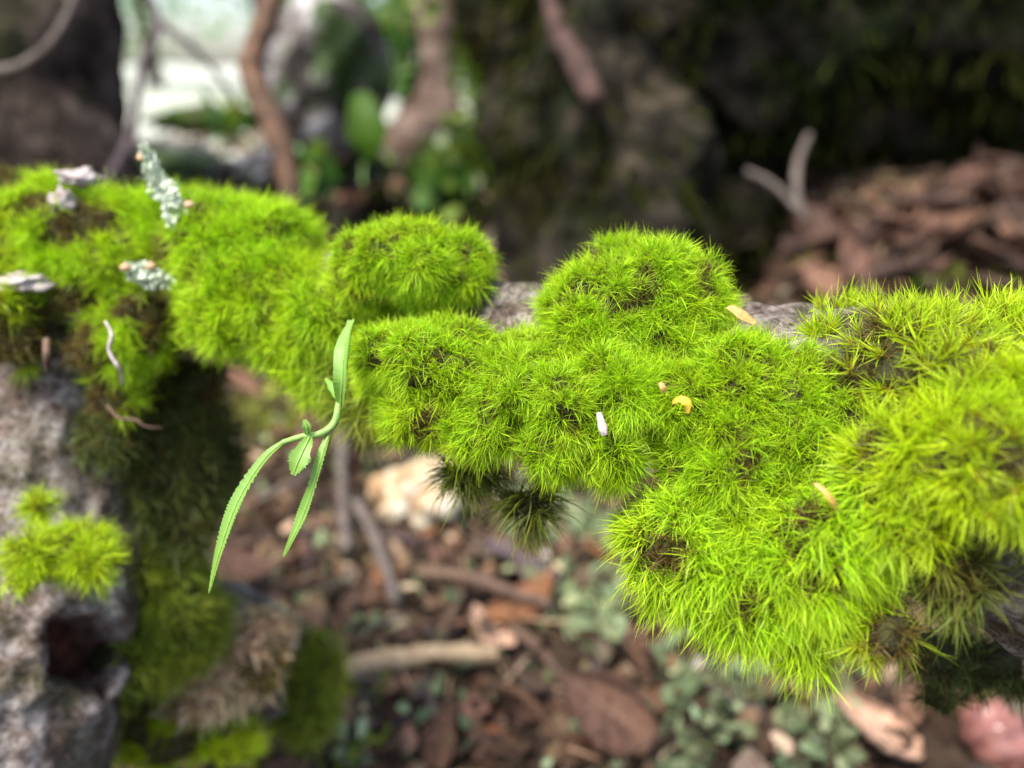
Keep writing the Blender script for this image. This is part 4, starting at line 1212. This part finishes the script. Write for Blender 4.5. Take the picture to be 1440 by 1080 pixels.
# broad leaf seedling
def seedling(px, py, d, label, leaves):
    base = gp(px, py + 40)
    b = at(px, py + 30, d)
    r = thing('seedling', b, label, 'plant')
    tip = at(px, py, d)
    V, Q, T = tube([b, (b + tip) / 2, tip], [0.0015, 0.0013, 0.001], 10, 6)
    link('stem', mesh_np('stem', V - b, Q, T, smooth=True), M['sprig_stem'], (0, 0, 0), r)
    for pts, hw in leaves:
        P = np.array([at(x, y, d + z) for x, y, z in pts])
        V, Q, A = ribbon(P, np.array(hw) * d / FPX, norm(-FWD + 0.3 * UPV), 0.2, 20)
        link('leaf', mesh_np('leaf', V - b, Q, None, A, smooth=True), M['plant'], (0, 0, 0), r)


seedling(510, 230, 0.85, 'broad bright green leaf hanging near the pale rock', [([(505, 130, 0), (512, 160, -0.01), (518, 195, -0.01), (522, 225, 0)], [10, 24, 26, 6])])
seedling(660, 250, 1.2, 'yellow green leafy seedling beside the dark leaning trunk',
         [([(650, 60, 0), (665, 85, 0), (690, 110, 0)], [6, 18, 5]), ([(690, 90, 0), (680, 120, 0), (665, 140, 0)], [6, 16, 4]), ([(640, 40, 0), (650, 60, 0), (655, 95, 0)], [5, 14, 4]), ([(672, 190, 0), (680, 205, 0), (700, 225, 0)], [5, 12, 4])])
seedling(430, 60, 1.3, 'small leafy seedling above the pale rock', [([(400, -15, 0), (425, 0, 0), (455, 12, 0)], [6, 16, 4]), ([(470, -10, 0), (455, 10, 0), (430, 22, 0)], [6, 14, 4])])


# small leaves of the undergrowth beyond the branch: nobody could count them
def undergrowth():
    n = 1500
    spots = [(545, 40, 2.0, 45, 0.9), (540, 110, 1.7, 25, 0.25), (680, 90, 1.7, 38, 1.0), (650, 235, 1.5, 45, 1.0), (690, 190, 1.5, 30, 0.8), (430, 20, 2.0, 50, 0.6), (320, 165, 2.0, 40, 0.6), (430, 230, 1.3, 40, 0.15), (600, 260, 1.5, 60, 0.3)]
    P, S = [], []
    for (x, y, d, sp, w) in spots:
        k = int(n / 9 * w)
        for _ in range(k):
            P.append(at(x + rng.normal() * sp * 0.5, y + rng.normal() * sp * 0.5, d + rng.normal() * 0.08)); S.append(d)
    P = np.array(P); n = len(P)
    P[:, 2] = np.maximum(P[:, 2], gz(P[:, 0], P[:, 1]) + 0.01)
    L = rng.uniform(0.015, 0.05, n)
    V, Q, T, A = strips(P, norm(rng.normal(size=(n, 3)) + np.array([0, -0.3, 0.2])), L, L * 0.6, 0.4 * norm(rng.normal(size=(n, 3))), rng.random(n), rng.random(n), 4, 0.6, 1.0)
    tag(link('undergrowth', mesh_np('undergrowth', V, Q, T, A), M['under']), 'small green leaves of undergrowth among the mossy rocks', 'undergrowth', kind='stuff')


M['under'] = leafy('undergrowth_leaf', [(0.0, (0.06, 0.13, 0.01)), (1.0, (0.12, 0.22, 0.02))], hue=0.05, val=0.7, transl=0.5, gloss=0.06)
undergrowth()

# ------------------------------------------------------------------ trees of the wood
def wood_tree(x, y, h, tr, cr, ch, nleaf, label, seed, group='trees of the wood'):
    b = np.array([x, y, float(gz(x, y)) - 0.05])
    r = thing('forest_tree', b, label, 'tree', group)
    rs = np.random.default_rng(seed)
    top = b + np.array([rs.normal() * 0.3, rs.normal() * 0.3, h])
    mid = (b + top) / 2 + rs.normal(size=3) * np.array([0.15, 0.15, 0])
    parts = [tube([b, mid, top], [tr, tr * 0.7, tr * 0.2], 24, 14, 0.15, 5, seed)]
    cc = b + np.array([0, 0, ch])
    ctr = []
    for k in range(16):
        s0 = b + (top - b) * rs.uniform(0.35, 0.95)
        dr = norm(rs.normal(size=3) + np.array([0, 0, 0.3]))
        e = cc + norm(rs.normal(size=3)) * np.array(cr) * rs.uniform(0.5, 0.95)
        parts.append(tube([s0, (s0 + e) / 2 + np.array([0, 0, 0.1]), e], [tr * 0.3, tr * 0.18, tr * 0.05], 10, 6))
        ctr.append(e)
    V, Q, T = merge(parts)
    link('trunk', mesh_np('trunk', V - b, Q, T, smooth=True), M['bark_trunk'], (0, 0, 0), r)
    ctr = np.array(ctr)
    k = rs.integers(0, len(ctr), nleaf)
    P = ctr[k] + rs.normal(size=(nleaf, 3)) * np.array(cr) * 0.24
    D = norm(rs.normal(size=(nleaf, 3)) + np.array([0, 0, -0.4]))
    L = rs.uniform(0.09, 0.16, nleaf)
    V, Q, T, A = strips(P, D, L, L * 0.55, 0.3 * norm(rs.normal(size=(nleaf, 3))), rs.random(nleaf), rs.random(nleaf), 2, 0.5, 0.5)
    o = link('crown', mesh_np('crown', V - b, Q, T, A), M['foliage'], (0, 0, 0), r)
    o['kind'] = 'stuff'


for k, (x, y, h, tr, cr, ch, nl, lab) in enumerate([
    (-2.3, 8.2, 4.5, 0.07, (1.4, 1.4, 1.5), 2.3, 2200, 'pale green young tree filling the bright gap beyond the twigs'),
    (-5.6, 13, 7, 0.12, (2.6, 2.6, 2.8), 4.2, 3500, 'taller pale tree standing behind the young tree in the gap'),
    (-1.2, 9.5, 5, 0.09, (1.6, 1.6, 1.8), 2.3, 5000, 'leafy young tree behind the pale spotted rock'),
    (-8.5, 16, 8, 0.14, (3.2, 3.0, 3.2), 4.2, 7000, 'distant tree behind the dark rough trunk'),
    (1.4, 12, 7, 0.12, (2.6, 2.4, 2.8), 3.4, 6000, 'leafy tree far behind the slim pinkish trunk'),
    (6.5, 9, 8, 0.15, (3.0, 3.0, 3.0), 5.0, 7000, 'large tree rising behind the leaning trunk'),
]):
    wood_tree(x, y, h, tr, cr, ch, nl, lab, 40 + k)
